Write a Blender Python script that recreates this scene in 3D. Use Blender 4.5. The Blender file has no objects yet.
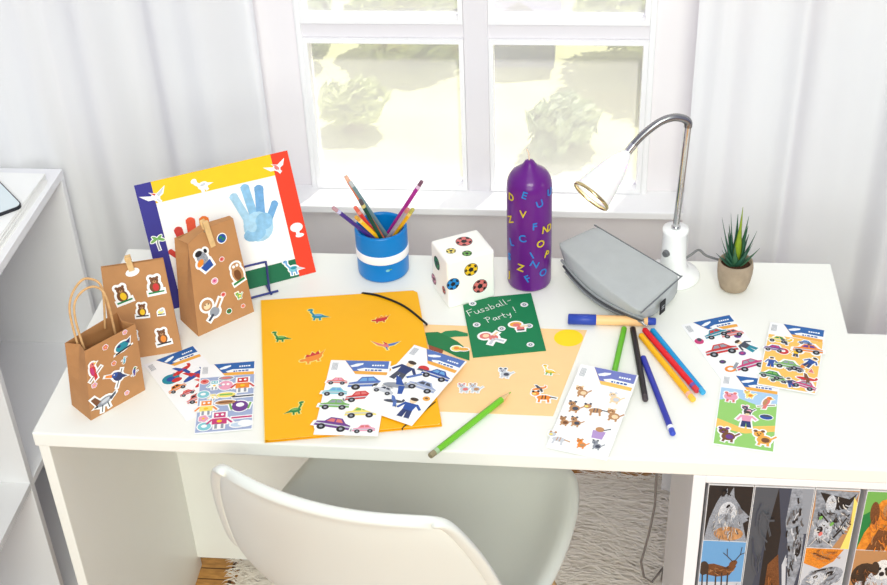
import bpy, bmesh, math, random
from mathutils import Vector, Matrix
random.seed(7)
V=Vector; PI=math.pi
S=bpy.context.scene; COL=S.collection
H=0.74
# ---------------------------------------------------------------- camera
FPX=1328.4; PITCH=0.61819; YAW=-0.12285; ROLL=-0.04433; CAM=V((0.7352,-1.2980,1.9262))
_f=V((math.sin(YAW)*math.cos(PITCH),math.cos(YAW)*math.cos(PITCH),-math.sin(PITCH)))
_r=V((math.cos(YAW),-math.sin(YAW),0)); _u=_r.cross(_f)
R_=_r*math.cos(ROLL)+_u*math.sin(ROLL); U_=-_r*math.sin(ROLL)+_u*math.cos(ROLL)
cd=bpy.data.cameras.new('camera'); cam=bpy.data.objects.new('camera',cd); COL.objects.link(cam)
cam.matrix_world=Matrix(((R_.x,U_.x,-_f.x,CAM.x),(R_.y,U_.y,-_f.y,CAM.y),(R_.z,U_.z,-_f.z,CAM.z),(0,0,0,1)))
cd.sensor_width=36; cd.lens=FPX/887*36; cd.clip_start=.05; cd.clip_end=200
S.camera=cam
def at(px,py,z=H,axis=2):
    "pixel of the photo -> point on the plane z (or x / y) = value"
    d=_f+R_*((px-443.5)/FPX)-U_*((py-292.5)/FPX)
    return CAM+d*((z-CAM[axis])/d[axis])
# ---------------------------------------------------------------- materials
MC={}
def lin(c): return tuple(((x/12.92) if x<=.04045 else ((x+.055)/1.055)**2.4) for x in c)
def mat(name,rgb,rough=.5,metal=0,var=0,scale=40,bump=0,bscale=200,spec=.35,alpha=1,trans=0,coat=0,detail=4,sub=0):
    key=name
    if key in MC: return MC[key]
    m=bpy.data.materials.new(name); m.use_nodes=True; nt=m.node_tree; b=nt.nodes['Principled BSDF']
    c=lin([x/255 for x in rgb])
    b.inputs['Base Color'].default_value=(*c,1); b.inputs['Roughness'].default_value=rough
    b.inputs['Metallic'].default_value=metal; b.inputs['Specular IOR Level'].default_value=spec
    b.inputs['Coat Weight'].default_value=coat
    if sub: b.inputs['Subsurface Weight'].default_value=sub; b.inputs['Subsurface Radius'].default_value=(.01,.005,.01)
    if var or bump:
        tc=nt.nodes.new('ShaderNodeTexCoord')
    if var:
        n=nt.nodes.new('ShaderNodeTexNoise'); n.inputs['Scale'].default_value=scale; n.inputs['Detail'].default_value=detail
        nt.links.new(tc.outputs['Object'],n.inputs['Vector'])
        r=nt.nodes.new('ShaderNodeValToRGB')
        r.color_ramp.elements[0].position=.3; r.color_ramp.elements[1].position=.7
        r.color_ramp.elements[0].color=(*[max(0,x*(1-var)) for x in c],1)
        r.color_ramp.elements[1].color=(*[min(1,x*(1+var)) for x in c],1)
        nt.links.new(n.outputs['Fac'],r.inputs['Fac']); nt.links.new(r.outputs['Color'],b.inputs['Base Color'])
    if bump:
        n2=nt.nodes.new('ShaderNodeTexNoise'); n2.inputs['Scale'].default_value=bscale; n2.inputs['Detail'].default_value=3
        nt.links.new(tc.outputs['Object'],n2.inputs['Vector'])
        bp=nt.nodes.new('ShaderNodeBump'); bp.inputs['Strength'].default_value=bump; bp.inputs['Distance'].default_value=.002
        nt.links.new(n2.outputs['Fac'],bp.inputs['Height']); nt.links.new(bp.outputs['Normal'],b.inputs['Normal'])
    MC[key]=m; return m
PAL=dict(W=(250,250,248),K=(35,33,38),R=(205,50,50),r=(225,120,115),O=(240,140,50),Y=(245,200,40),y=(245,225,120),G=(40,130,70),g=(120,180,90),
 B=(40,80,160),b=(110,165,215),T=(30,140,160),t=(130,200,210),P=(110,60,140),p=(180,150,205),N=(120,75,45),n=(190,140,95),S=(150,155,165),s=(205,208,215),
 M=(200,60,120),m=(235,160,185),D=(70,75,90),C=(245,215,175),V=(45,60,110),L=(70,55,45))
def ink(k):
    if k.endswith('~'):
        return mat('furry print '+k[:-1],PAL[k[0]],.45,var=.38,scale=(620 if len(k)==2 else 230),detail=10)
    return mat('print '+k,PAL[k],.45)
# ---------------------------------------------------------------- scene helpers
def thing(name,label,cat,loc=(0,0,0),rz=0,group=None):
    o=bpy.data.objects.new(name,None); COL.objects.link(o); o.location=loc; o.rotation_euler=(0,0,rz)
    o.empty_display_size=.02
    tag(o,label,cat,group); return o
def tag(o,label,cat,group=None,kind=None):
    if label: o['label']=label
    if cat: o['category']=cat
    if group: o['group']=group
    if kind: o['kind']=kind
    return o
class MB:
    def __init__(s): s.v=[]; s.f=[]; s.m=[]; s.sm=[]
    def add(s,vs,fs,mi=0,smooth=False):
        n=len(s.v); s.v+= [V(p) for p in vs]; s.f+=[[i+n for i in f] for f in fs]; s.m+=[mi]*len(fs); s.sm+=[smooth]*len(fs); return s
    def box(s,a,b,mi=0,M=None):
        x0,y0,z0=a; x1,y1,z1=b
        vs=[V((x,y,z)) for z in (z0,z1) for y in (y0,y1) for x in (x0,x1)]
        if M: vs=[M@p for p in vs]
        return s.add(vs,[(0,2,3,1),(4,5,7,6),(0,1,5,4),(2,6,7,3),(0,4,6,2),(1,3,7,5)],mi)
    def prism(s,poly,z0,z1,mi=0):
        n=len(poly); vs=[V((x,y,z0)) for x,y in poly]+[V((x,y,z1)) for x,y in poly]
        return s.add(vs,[tuple(range(n-1,-1,-1)),tuple(range(n,2*n))]+[(i,(i+1)%n,n+(i+1)%n,n+i) for i in range(n)],mi)
    def tube(s,pts,r,n=10,mi=0,caps=True):
        pts=[V(p) for p in pts]; rs=r if isinstance(r,(list,tuple)) else [r]*len(pts)
        base=len(s.v); prev=None; vs=[]
        for i,p in enumerate(pts):
            t=(pts[min(i+1,len(pts)-1)]-pts[max(i-1,0)]).normalized()
            if prev is None:
                a=V((0,0,1)) if abs(t.z)<.9 else V((1,0,0)); u=(a-t*a.dot(t)).normalized()
            else:
                u=(prev-t*prev.dot(t)).normalized()
            prev=u; w=t.cross(u)
            for k in range(n):
                a=2*PI*k/n; vs.append(p+(u*math.cos(a)+w*math.sin(a))*rs[i])
        fs=[(i*n+k,i*n+(k+1)%n,(i+1)*n+(k+1)%n,(i+1)*n+k) for i in range(len(pts)-1) for k in range(n)]
        s.add(vs,fs,mi,True)
        if caps:
            m=len(pts)-1
            s.add(vs[:n],[tuple(range(n-1,-1,-1))],mi); s.add(vs[m*n:],[tuple(range(n))],mi)
        return s
    def lathe(s,prof,n=32,M=None,mi=0,closed=False):
        vs=[]
        for r,z in prof:
            for k in range(n):
                a=2*PI*k/n; p=V((r*math.cos(a),r*math.sin(a),z)); vs.append(M@p if M else p)
        L=len(prof); fs=[(i*n+k,i*n+(k+1)%n,(i+1)*n+(k+1)%n,(i+1)*n+k) for i in range(L-1) for k in range(n)]
        if closed: fs+=[((L-1)*n+k,(L-1)*n+(k+1)%n,(k+1)%n,k) for k in range(n)]
        return s.add(vs,fs,mi,True)
    def grid(s,P,mi=0,smooth=True):
        a=len(P); b=len(P[0]); vs=[p for row in P for p in row]
        return s.add(vs,[(i*b+j,i*b+j+1,(i+1)*b+j+1,(i+1)*b+j) for i in range(a-1) for j in range(b-1)],mi,smooth)
    def build(s,name,mats,parent=None,world=True,bevel=0,bseg=2,merge=False,solid=0,subd=0,soffset=-1):
        me=bpy.data.meshes.new(name); off=V((0,0,0))
        if parent is not None and world: off=V(parent.location)
        if parent is not None and world and parent.parent is not None: off=off+V(parent.parent.location)
        me.from_pydata([p-off for p in s.v],[],s.f)
        if not isinstance(mats,(list,tuple)): mats=[mats]
        for m in mats: me.materials.append(m)
        for p,i,k in zip(me.polygons,s.m,s.sm): p.material_index=i; p.use_smooth=k
        if merge:
            bm=bmesh.new(); bm.from_mesh(me); bmesh.ops.remove_doubles(bm,verts=bm.verts,dist=1e-5)
            bmesh.ops.recalc_face_normals(bm,faces=bm.faces); bm.to_mesh(me); bm.free()
        me.update()
        o=bpy.data.objects.new(name,me); COL.objects.link(o)
        if parent is not None: o.parent=parent
        if solid:
            d=o.modifiers.new('s','SOLIDIFY'); d.thickness=solid; d.offset=soffset
        if subd:
            d=o.modifiers.new('sub','SUBSURF'); d.levels=subd; d.render_levels=subd
        if bevel:
            d=o.modifiers.new('b','BEVEL'); d.width=bevel; d.segments=bseg; d.limit_method='ANGLE'; d.angle_limit=.6
        return o
# ---------------------------------------------------------------- flat prints
def ell(cx,cy,rx,ry,rot=0,n=16):
    c,s=math.cos(rot),math.sin(rot)
    return [(cx+rx*math.cos(a)*c-ry*math.sin(a)*s,cy+rx*math.cos(a)*s+ry*math.sin(a)*c) for a in [2*PI*i/n for i in range(n)]]
def ribbon(pts,w):
    out=[]
    for (x0,y0),(x1,y1) in zip(pts,pts[1:]):
        d=math.hypot(x1-x0,y1-y0) or 1e-6; nx,ny=-(y1-y0)/d*w/2,(x1-x0)/d*w/2; ex,ey=(x1-x0)/d*w/3,(y1-y0)/d*w/3
        out.append([(x0+nx-ex,y0+ny-ey),(x0-nx-ex,y0-ny-ey),(x1-nx+ex,y1-ny+ey),(x1+nx+ex,y1+ny+ey)])
    return out
def polys(pr,grow=0):
    k=pr[0]
    if k=='e':
        _,cx,cy,rx,ry,rot,c=pr; return [ell(cx,cy,rx+grow,ry+grow,rot)],c
    if k=='l':
        _,pts,w,c=pr; return ribbon(pts,w+2*grow),c
    _,pts,c=pr
    if grow:
        mx=sum(p[0] for p in pts)/len(pts); my=sum(p[1] for p in pts)/len(pts); q=[]
        for x,y in pts:
            d=math.hypot(x-mx,y-my) or 1e-6; q.append((x+(x-mx)/d*grow*1.3,y+(y-my)/d*grow*1.3))
        pts=q
    return [pts],c
class Frame:
    def __init__(s,o,u,v): s.o=V(o); s.u=V(u).normalized(); s.v=V(v); s.v=(s.v-s.u*s.v.dot(s.u)).normalized(); s.n=s.u.cross(s.v).normalized()
    def p(s,x,y,h=0): return s.o+s.u*x+s.v*y+s.n*h
def decal(name,prims,parent,F,cx=0,cy=0,size=.02,rot=0,outline=.0,base=.0003,world=True,sy=None,wrap=None,oc='W',clip=None,step=5e-5):
    "layered flat print in the plane of F; unit drawing -0.5..0.5 scaled to size"
    mb=MB(); mats=[]; h=base; c,s=math.cos(rot),math.sin(rot); sy=sy or size
    def put(poly,key,hh):
        m=ink(key)
        if m not in mats: mats.append(m)
        pts=[]
        for x,y in poly:
            X,Y=x*size,y*sy; X,Y=cx+X*c-Y*s,cy+X*s+Y*c
            if clip: X=min(max(X,clip[0]),clip[2]); Y=min(max(Y,clip[1]),clip[3])
            pts.append(F.p(X,Y,hh))
        mb.add(pts,[tuple(range(len(pts)))],mats.index(m))
    i=0
    if outline:
        for pr in prims:
            for poly in polys(pr,outline)[0]: put(poly,oc,h+i*3e-6); i+=1
        h+=i*3e-6+step
    for pr in prims:
        ps,cc=polys(pr)
        for poly in ps: put(poly,cc,h); h+=4e-6
        h+=step
    return mb.build(name,mats,parent,world)
def ball(c):
    pr=[('e',0,0,.5,.5,0,'K'),('e',0,0,.46,.46,0,c),('e',0,0,.17,.17,0,'K')]
    for k in range(5):
        a=PI/2+k*2*PI/5; pr.append(('e',.37*math.cos(a),.37*math.sin(a),.07,.13,a,'K')); pr.append(('l',[(.15*math.cos(a),.15*math.sin(a)),(.34*math.cos(a),.34*math.sin(a))],.03,'K'))
    return pr
def car(a,b='s'):
    return [('p',[(-.5,-.12),(-.46,.06),(-.25,.1),(-.12,.28),(.2,.28),(.34,.1),(.5,.04),(.5,-.14)],a),('p',[(-.2,.1),(-.1,.23),(.02,.23),(.02,.1)],b),('p',[(.06,.1),(.06,.23),(.18,.23),(.27,.1)],b),
            ('l',[(-.46,-.02),(.48,-.03)],.05,'s'),('e',-.28,-.14,.12,.12,0,'K'),('e',.28,-.14,.12,.12,0,'K'),('e',-.28,-.14,.05,.05,0,'S'),('e',.28,-.14,.05,.05,0,'S')]
def bear(c='N',belly='O',base='G'):
    return [('e',-.02,-.12,.3,.33,0,c),('e',0,.24,.23,.2,0,c),('e',-.18,.4,.08,.08,0,c),('e',.18,.4,.08,.08,0,c),('e',.02,-.14,.17,.22,0,belly),('e',0,.18,.1,.08,0,'n'),('e',0,.21,.035,.03,0,'K'),
            ('e',-.08,.29,.025,.025,0,'K'),('e',.09,.29,.025,.025,0,'K'),('l',[(-.4,-.44),(.4,-.42)],.09,base)]
def parrot(a,b,c):
    return [('l',[(-.4,-.35),(.4,-.1)],.05,'N'),('e',0,.05,.15,.32,-.3,a),('e',.13,.34,.13,.12,0,b),('p',[(.22,.38),(.36,.3),(.22,.26)],'Y'),('e',-.05,.02,.09,.24,-.25,c),('p',[(-.08,-.2),(-.2,-.5),(0,-.45),(.06,-.2)],a),('e',.15,.36,.025,.025,0,'K')]
def toucan():
    return [('l',[(-.2,-.5),(.3,.2)],.04,'K'),('e',.02,-.02,.2,.26,.5,'V'),('p',[(-.15,.05),(-.5,.32),(-.42,.4),(-.1,.2)],'O'),('e',-.08,.14,.14,.13,0,'B'),('p',[(.1,-.2),(.42,-.3),(.2,0)],'V'),('e',-.1,.17,.03,.03,0,'W')]
def fish(a,b):
    return [('e',0,.05,.36,.24,.1,a),('p',[(-.4,-.15),(.45,-.1),(.45,-.18),(-.45,-.25)],'K'),('p',[(.2,.2),(.5,.3),(.4,0)],b),('e',-.15,.15,.1,.07,0,b)]
def stork():
    return [('e',0,0,.34,.17,.1,'S~'),('p',[(-.35,0),(-.5,.4),(-.3,.42),(-.12,.1)],'N'),('p',[(.2,0),(.55,.16),(.52,.04),(.3,-.1)],'D'),('l',[(-.1,-.12),(-.2,-.4)],.04,'K'),('l',[(.12,-.12),(.14,-.38)],.04,'K'),('p',[(-.5,-.05),(-.3,-.1),(-.3,.02)],'K'),('e',.05,.03,.2,.08,.1,'s')]
def dino(c,d):
    return [('e',0,-.1,.26,.16,0,c),('l',[(-.18,-.02),(-.32,.2),(-.3,.34)],.1,c),('e',-.36,.36,.12,.075,.1,c),('p',[(.15,0),(.55,-.2),(.15,-.2)],c),('l',[(-.12,-.2),(-.14,-.38)],.09,c),('l',[(.1,-.2),(.12,-.38)],.09,c),('e',.02,-.05,.17,.07,0,d),('e',-.38,.39,.02,.02,0,'K')]
def ptero(a,b):
    return [('p',[(-.06,0),(-.55,.3),(-.3,.0),(0,-.14)],a),('p',[(.06,.02),(.55,.14),(.3,-.06),(0,-.14)],b),('e',0,-.06,.1,.15,.4,a),('p',[(-.02,.02),(-.12,.22),(.08,.06)],'R'),('l',[(.0,-.15),(.05,-.32)],.05,b)]
def stego(a,b):
    return [('e',0,-.06,.36,.18,.25,a),('p',[(-.3,.02),(-.2,.2),(-.08,.12),(.02,.3),(.12,.16),(.26,.32),(.28,.1)],b),('l',[(-.2,-.15),(-.24,-.34)],.09,a),('l',[(.15,-.1),(.16,-.3)],.09,a),('p',[(.25,.1),(.52,.3),(.3,-.05)],a),('e',-.4,-.12,.13,.08,0,a)]
def flower(c): return [('e',.22*math.cos(a),.22*math.sin(a),.2,.2,0,c) for a in [i*2*PI/5 for i in range(5)]]+[('e',0,0,.12,.12,0,'Y')]
def dot(c,d='W'): return [('e',0,0,.4,.36,0,c),('e',-.02,.03,.18,.14,0,d)]
def robot(a,b):
    return [('p',[(-.22,.12),(-.22,.42),(.22,.42),(.22,.12)],a),('p',[(-.28,-.26),(-.28,.08),(.28,.08),(.28,-.26)],b),('e',-.1,.28,.06,.06,0,'W'),('e',.1,.28,.06,.06,0,'W'),('l',[(-.12,-.28),(-.12,-.48)],.1,'S'),('l',[(.12,-.28),(.12,-.48)],.1,'S'),('l',[(-.3,0),(-.46,-.2)],.08,a),('l',[(.3,0),(.46,-.2)],.08,a),('e',0,-.1,.1,.08,0,'Y')]
def person(a,b,hair='L'):
    return [('p',[(-.16,-.1),(-.2,-.5),(-.02,-.5),(0,-.2),(.04,-.5),(.22,-.5),(.16,-.1)],b),('p',[(-.2,.2),(-.16,-.14),(.16,-.14),(.2,.2)],a),('l',[(-.2,.16),(-.34,-.1)],.09,a),('l',[(.2,.16),(.36,.0)],.09,a),('e',0,.32,.12,.13,0,'C'),('e',0,.4,.14,.08,0,hair)]
def critter(a,b,c='K'):
    return [('e',.05,-.14,.28,.24,.2,a),('e',-.16,.16,.2,.18,0,a),('e',-.3,.32,.08,.07,0,b),('e',-.02,.34,.08,.07,0,b),('e',.1,-.16,.16,.14,0,b),('l',[(.28,-.1),(.48,.1)],.08,a),('e',-.22,.18,.03,.03,0,c),('e',-.1,.18,.03,.03,0,c),('e',-.17,.08,.06,.04,0,b),('l',[(-.1,-.32),(-.14,-.46)],.1,a),('l',[(.2,-.32),(.2,-.46)],.1,a)]
def tiger(a='O',b='K'):
    return [('e',.08,-.12,.3,.15,.05,a),('e',-.28,.12,.17,.15,0,a),('l',[(.35,-.08),(.6,-.14)],.06,b),('l',[(-.1,-.2),(-.12,-.42)],.09,a),('l',[(.26,-.2),(.28,-.42)],.09,a),('l',[(0,-.22),(.03,.0)],.04,b),('l',[(.14,-.24),(.16,.0)],.04,b),('e',-.38,.24,.06,.06,0,b),('e',-.16,.26,.06,.06,0,b),('e',-.33,.08,.09,.06,0,'y')]
def pig(): return [('e',0,0,.36,.3,0,'m'),('e',-.25,.28,.1,.1,0,'r'),('e',.2,.3,.1,.1,0,'r'),('e',-.1,.05,.13,.09,0,'r'),('e',-.2,.16,.03,.03,0,'K'),('e',.04,.17,.03,.03,0,'K'),('l',[(-.15,-.28),(-.16,-.42)],.12,'r'),('l',[(.16,-.28),(.17,-.42)],.12,'r')]
def plane(a,b): return [('e',0,0,.48,.12,.3,a),('p',[(-.1,.0),(-.3,.36),(-.14,.34),(.14,.06)],b),('p',[(0,-.02),(.16,-.36),(.28,-.3),(.18,.04)],b),('p',[(.34,.1),(.36,.34),(.48,.28),(.48,.14)],a)]
def palm_(a='G',t='N'): return [('l',[(.02,-.45),(-.03,0),(.02,.16)],.1,t),('e',-.22,.2,.25,.09,.4,a),('e',.24,.2,.25,.09,-.4,a),('e',-.12,.34,.22,.08,-.6,a),('e',.16,.34,.22,.08,.6,a)]
# ================================================================ materials used by the furniture
white=mat('white lacquer',(244,244,237),.38,var=.008,scale=6)
shelfwhite=mat('white shelf foil',(246,245,248),.42,var=.008,scale=6)
plastic=mat('white moulded plastic',(230,233,226),.36,bump=.05,bscale=350)
wallm=mat('pale wall paint',(246,241,244),.85,var=.015,scale=3,bump=.08,bscale=90)
framew=mat('white window paint',(252,251,252),.45,var=.006,scale=8)
chrome=mat('chrome',(205,205,205),.12,metal=1,var=.03,scale=20)
kraft=mat('kraft paper',(188,136,88),.75,var=.07,scale=28,bump=.25,bscale=160,detail=8)
kraftin=mat('kraft paper inside',(176,124,78),.8,var=.08,scale=28)
cord_paper=mat('twisted paper cord',(214,170,118),.8,var=.12,scale=160)
paper=mat('white paper',(252,252,250),.6,var=.006,scale=30)
# ================================================================ setting
WY=.765
fl=MB()
fl.box((-1.6,-2.2,-.04),(3.2,WY,0))
def woodmat():
    m=bpy.data.materials.new('oak parquet'); m.use_nodes=True; nt=m.node_tree; b=nt.nodes['Principled BSDF']
    tc=nt.nodes.new('ShaderNodeTexCoord'); mp=nt.nodes.new('ShaderNodeMapping'); mp.inputs['Scale'].default_value=(3,9,3)
    br=nt.nodes.new('ShaderNodeTexBrick'); br.inputs['Scale'].default_value=1; br.inputs['Mortar Size'].default_value=.012
    br.inputs['Color1'].default_value=(*lin((.78,.57,.31)),1); br.inputs['Color2'].default_value=(*lin((.68,.46,.23)),1); br.inputs['Mortar'].default_value=(*lin((.35,.22,.1)),1)
    n=nt.nodes.new('ShaderNodeTexNoise'); n.inputs['Scale'].default_value=14; n.inputs['Detail'].default_value=8
    mx=nt.nodes.new('ShaderNodeMixRGB'); mx.blend_type='OVERLAY'; mx.inputs['Fac'].default_value=.7
    L=nt.links; L.new(tc.outputs['Object'],mp.inputs['Vector']); L.new(mp.outputs['Vector'],br.inputs['Vector']); L.new(mp.outputs['Vector'],n.inputs['Vector'])
    L.new(br.outputs['Color'],mx.inputs['Color1']); L.new(n.outputs['Fac'],mx.inputs['Color2']); L.new(mx.outputs['Color'],b.inputs['Base Color']); b.inputs['Roughness'].default_value=.45
    return m
tag(fl.build('floor',woodmat()),None,None,kind='structure')
# window opening taken on the wall plane
xl=.5*(at(305,40,WY,1).x+at(310,180,WY,1).x); xr=.5*(at(651.5,40,WY,1).x+at(646,180,WY,1).x)
zb=at(480,192,WY,1).z; zbar=at(478,29,WY,1).z; xm=.5*(at(467,110,WY,1).x+at(489,110,WY,1).x)
ztop=zbar+(zbar-zb)*.95
w=MB(); WT=.045
for a,b in (((-1.6,0,),(xl,4.5)),((xr,0),(3.2,4.5)),((xl,0),(xr,zb)),((xl,ztop),(xr,4.5))):  # unseen upper wall raised to keep the back sun off the room
    w.box((a[0],WY,a[1]),(b[0],WY+WT,b[1]))
tag(w.build('wall_back',wallm),None,None,kind='structure')
wf=thing('window_1',None,None,((xl+xr)/2,WY,zb)); wf['kind']='structure'
m=MB(); fw=.007
for a,b in (((xl-.004,zb-.004),(xl+fw,ztop)),((xr-fw,zb-.004),(xr+.004,ztop)),((xl,zb-.012),(xr,zb+.015*.7)),((xl,ztop-fw),(xr,ztop+.004))):
    m.box((a[0],WY-.012,a[1]),(b[0],WY+.03,b[1]))
m.build('window_frame',framew,wf,bevel=.003)
m=MB(); m.box((xm-.021,WY-.012,zb),(xm+.021,WY+.028,ztop)); m.box((xl,WY-.008,zbar-.014),(xr,WY+.026,zbar+.014))
m.build('muntin',mat('muntin paint',(238,234,238),.5,var=.006,scale=8),wf,bevel=.003)
m=MB(); bw=.008
for x0,x1 in ((xl+fw,xm-.021),(xm+.021,xr-fw)):
    for z0,z1 in ((zb+.0105,zbar-.014),(zbar+.014,ztop-fw)):
        m.box((x0,WY-.014,z0),(x0+bw,WY+.02,z1)); m.box((x1-bw,WY-.014,z0),(x1,WY+.02,z1)); m.box((x0+bw,WY-.0139,z0),(x1-bw,WY+.02,z0+bw)); m.box((x0+bw,WY-.0139,z1-bw),(x1-bw,WY+.02,z1))
m.build('glazing_bead',framew,wf)
gl=bpy.data.materials.new('glare veil glass'); gl.use_nodes=True; nt=gl.node_tree
for n in list(nt.nodes): nt.nodes.remove(n)
o_=nt.nodes.new('ShaderNodeOutputMaterial'); mx=nt.nodes.new('ShaderNodeMixShader'); tr=nt.nodes.new('ShaderNodeBsdfTransparent'); tl=nt.nodes.new('ShaderNodeBsdfTranslucent'); gs=nt.nodes.new('ShaderNodeBsdfGlossy'); mx2=nt.nodes.new('ShaderNodeMixShader')
tl.inputs['Color'].default_value=(.98,.97,1,1); gs.inputs['Roughness'].default_value=.05
mx.inputs['Fac'].default_value=.33; nt.links.new(tr.outputs[0],mx.inputs[1]); nt.links.new(tl.outputs[0],mx.inputs[2])  # white translucent share mixed in as a veil of outdoor glare
mx2.inputs['Fac'].default_value=.03; nt.links.new(mx.outputs[0],mx2.inputs[1]); nt.links.new(gs.outputs[0],mx2.inputs[2]); nt.links.new(mx2.outputs[0],o_.inputs['Surface'])
for x0,x1 in ((xl+fw,xm-.021),(xm+.021,xr-fw)):
    for z0,z1 in ((zb+.0105,zbar-.014),(zbar+.014,ztop-fw)):
        m=MB(); m.box((x0,WY+.006,z0),(x1,WY+.0075,z1)); m.build('pane',gl,wf)
# sill
zs0=at(560,218,.69,1).z; zs1=at(560,213,.69,1).z
m=MB(); m.box((at(285,215,.69,1).x-.1,.69,zs0),(at(700,215,.69,1).x+.005,WY,zs1+.004))
tag(m.build('trim_1',framew,bevel=.002),None,None,kind='structure')
# ================================================================ curtains
def curtainmat():
    m=bpy.data.materials.new('sheer voile'); m.use_nodes=True; nt=m.node_tree
    for n in list(nt.nodes): nt.nodes.remove(n)
    o=nt.nodes.new('ShaderNodeOutputMaterial'); d=nt.nodes.new('ShaderNodeBsdfDiffuse'); t=nt.nodes.new('ShaderNodeBsdfTranslucent'); a=nt.nodes.new('ShaderNodeMixShader'); tp=nt.nodes.new('ShaderNodeBsdfTransparent'); b=nt.nodes.new('ShaderNodeMixShader')
    tc=nt.nodes.new('ShaderNodeTexCoord'); wv=nt.nodes.new('ShaderNodeTexNoise'); wv.inputs['Scale'].default_value=900
    bp=nt.nodes.new('ShaderNodeBump'); bp.inputs['Strength'].default_value=.1; bp.inputs['Distance'].default_value=.001
    nt.links.new(tc.outputs['Object'],wv.inputs['Vector']); nt.links.new(wv.outputs['Fac'],bp.inputs['Height']); nt.links.new(bp.outputs['Normal'],d.inputs['Normal'])
    d.inputs['Color'].default_value=(.96,.96,.975,1); t.inputs['Color'].default_value=(.96,.96,.98,1)
    a.inputs['Fac'].default_value=.2; nt.links.new(d.outputs[0],a.inputs[1]); nt.links.new(t.outputs[0],a.inputs[2])
    b.inputs['Fac'].default_value=.05; nt.links.new(a.outputs[0],b.inputs[1]); nt.links.new(tp.outputs[0],b.inputs[2]); nt.links.new(b.outputs[0],o.inputs['Surface'])
    return m
voile=curtainmat()
def curtain(x0,x1,flare,folds,seed,label):
    rr=random.Random(seed); n=260; nz=30; P=[]
    ph=[rr.uniform(0,6.28) for _ in range(5)]; fr=[folds*.55,folds,folds*1.7,folds*2.9,folds*.3]; am=[.016,.02,.010,.004,.014]
    for j in range(nz+1):
        z=2.45-(2.45-.03)*j/nz; k=j/nz; row=[]
        for i in range(n+1):
            s=i/n
            x=x0+(x1-x0)*s+flare*(k-.45)*(s-.5)
            sh=.06*k*math.sin(3*s+ph[0])
            y=.708+.85*sum(a*(.7+.5*k)*math.sin(2*PI*(f*(s+sh*(.5 if q else .2)))+p+.4*k*q) for q,(a,f,p) in enumerate(zip(am,fr,ph)))
            x+=.012*math.sin(2*PI*fr[1]*s+ph[3])*k
            row.append(V((x,min(max(y,.677),.757),z)))
        P.append(row)
    m=MB(); m.grid(P); o=m.build('curtain',voile); tag(o,label,'curtain'); 
    return o
cxl=.5*(at(256,5,.718,1).x+at(268,150,.718,1).x); cxr=.5*(at(695,5,.718,1).x+at(689,120,.718,1).x)
curtain(-1.35,cxl,.0,9,3,'sheer white curtain hanging left of the window, behind the handprint picture')
curtain(cxr,2.35,.0,9,11,'sheer white curtain hanging right of the window, behind the potted succulent')
# ================================================================ garden beyond the glass
gy=-4.2
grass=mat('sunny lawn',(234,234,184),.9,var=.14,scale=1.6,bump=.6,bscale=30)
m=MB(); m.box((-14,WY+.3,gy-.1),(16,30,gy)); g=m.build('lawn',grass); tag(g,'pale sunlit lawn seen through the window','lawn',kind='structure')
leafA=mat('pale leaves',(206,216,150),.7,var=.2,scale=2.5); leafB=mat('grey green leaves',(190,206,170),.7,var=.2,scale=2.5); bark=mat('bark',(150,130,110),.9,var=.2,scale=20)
def tree(x,y,rx,rz,zc,n,lm,label,seed,name='tree'):
    rr=random.Random(seed); t=thing(name,label,'tree' if name=='tree' else 'bush',(x,y,gy),group='garden trees and bushes')
    m=MB(); m.tube([(x,y,gy),(x+.03,y,gy+(zc-gy)*.5),(x,y,zc)],[.09,.07,.04],8)
    for k in range(5):
        a=k*1.26; m.tube([(x,y,gy+(zc-gy)*.55),(x+rx*.5*math.cos(a),y+rx*.5*math.sin(a),zc+.1*rz)],[.04,.015],6)
    m.build('trunk',bark,t)
    m=MB()
    blobs=[(x+rx*.62*math.cos(a)*rr.uniform(.5,1),y+rx*.62*math.sin(a)*rr.uniform(.5,1),zc+rz*rr.uniform(-.5,.6),rr.uniform(.3,.5)) for a in [i*.7 for i in range(11)]]+[(x,y,zc+rz*.4,.6)]
    for i in range(n):
        bx,by,bz,br=rr.choice(blobs); d=V((rr.gauss(0,1),rr.gauss(0,1),rr.gauss(0,1))).normalized()*rr.uniform(.7,1)
        p=V((bx+d.x*rx*br,by+d.y*rx*br,bz+d.z*rz*br)); s=rr.uniform(.05,.11)
        q=V((rr.gauss(0,1),rr.gauss(0,1),rr.gauss(0,1))).normalized(); e=q.orthogonal().normalized(); h=q.cross(e)
        m.add([p+e*s,p+h*s*.5,p-e*s,p-h*s*.5],[(0,1,2,3)])
    m.build('foliage',lm,t)
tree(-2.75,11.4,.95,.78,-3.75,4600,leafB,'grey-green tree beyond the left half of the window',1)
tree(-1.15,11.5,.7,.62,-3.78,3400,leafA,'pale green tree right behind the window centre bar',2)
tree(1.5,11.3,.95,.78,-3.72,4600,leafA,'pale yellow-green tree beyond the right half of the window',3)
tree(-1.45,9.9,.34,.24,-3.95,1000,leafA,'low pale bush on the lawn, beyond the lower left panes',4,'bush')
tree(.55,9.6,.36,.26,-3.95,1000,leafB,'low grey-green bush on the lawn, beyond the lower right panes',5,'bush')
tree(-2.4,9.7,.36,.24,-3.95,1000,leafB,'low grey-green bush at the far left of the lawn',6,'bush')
t=thing('garden_shed','small grey-blue garden shed between the trees outside','shed',(.14,11.6,gy))
m=MB(); m.box((-.28,11.3,gy),(.44,12.0,gy+.5)); m.build('shed_wall',mat('shed boards',(150,155,185),.8,var=.1,scale=12),t)
m=MB(); m.prism([(0,0),(.84,0),(.42,.26)],0,.84)
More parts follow.
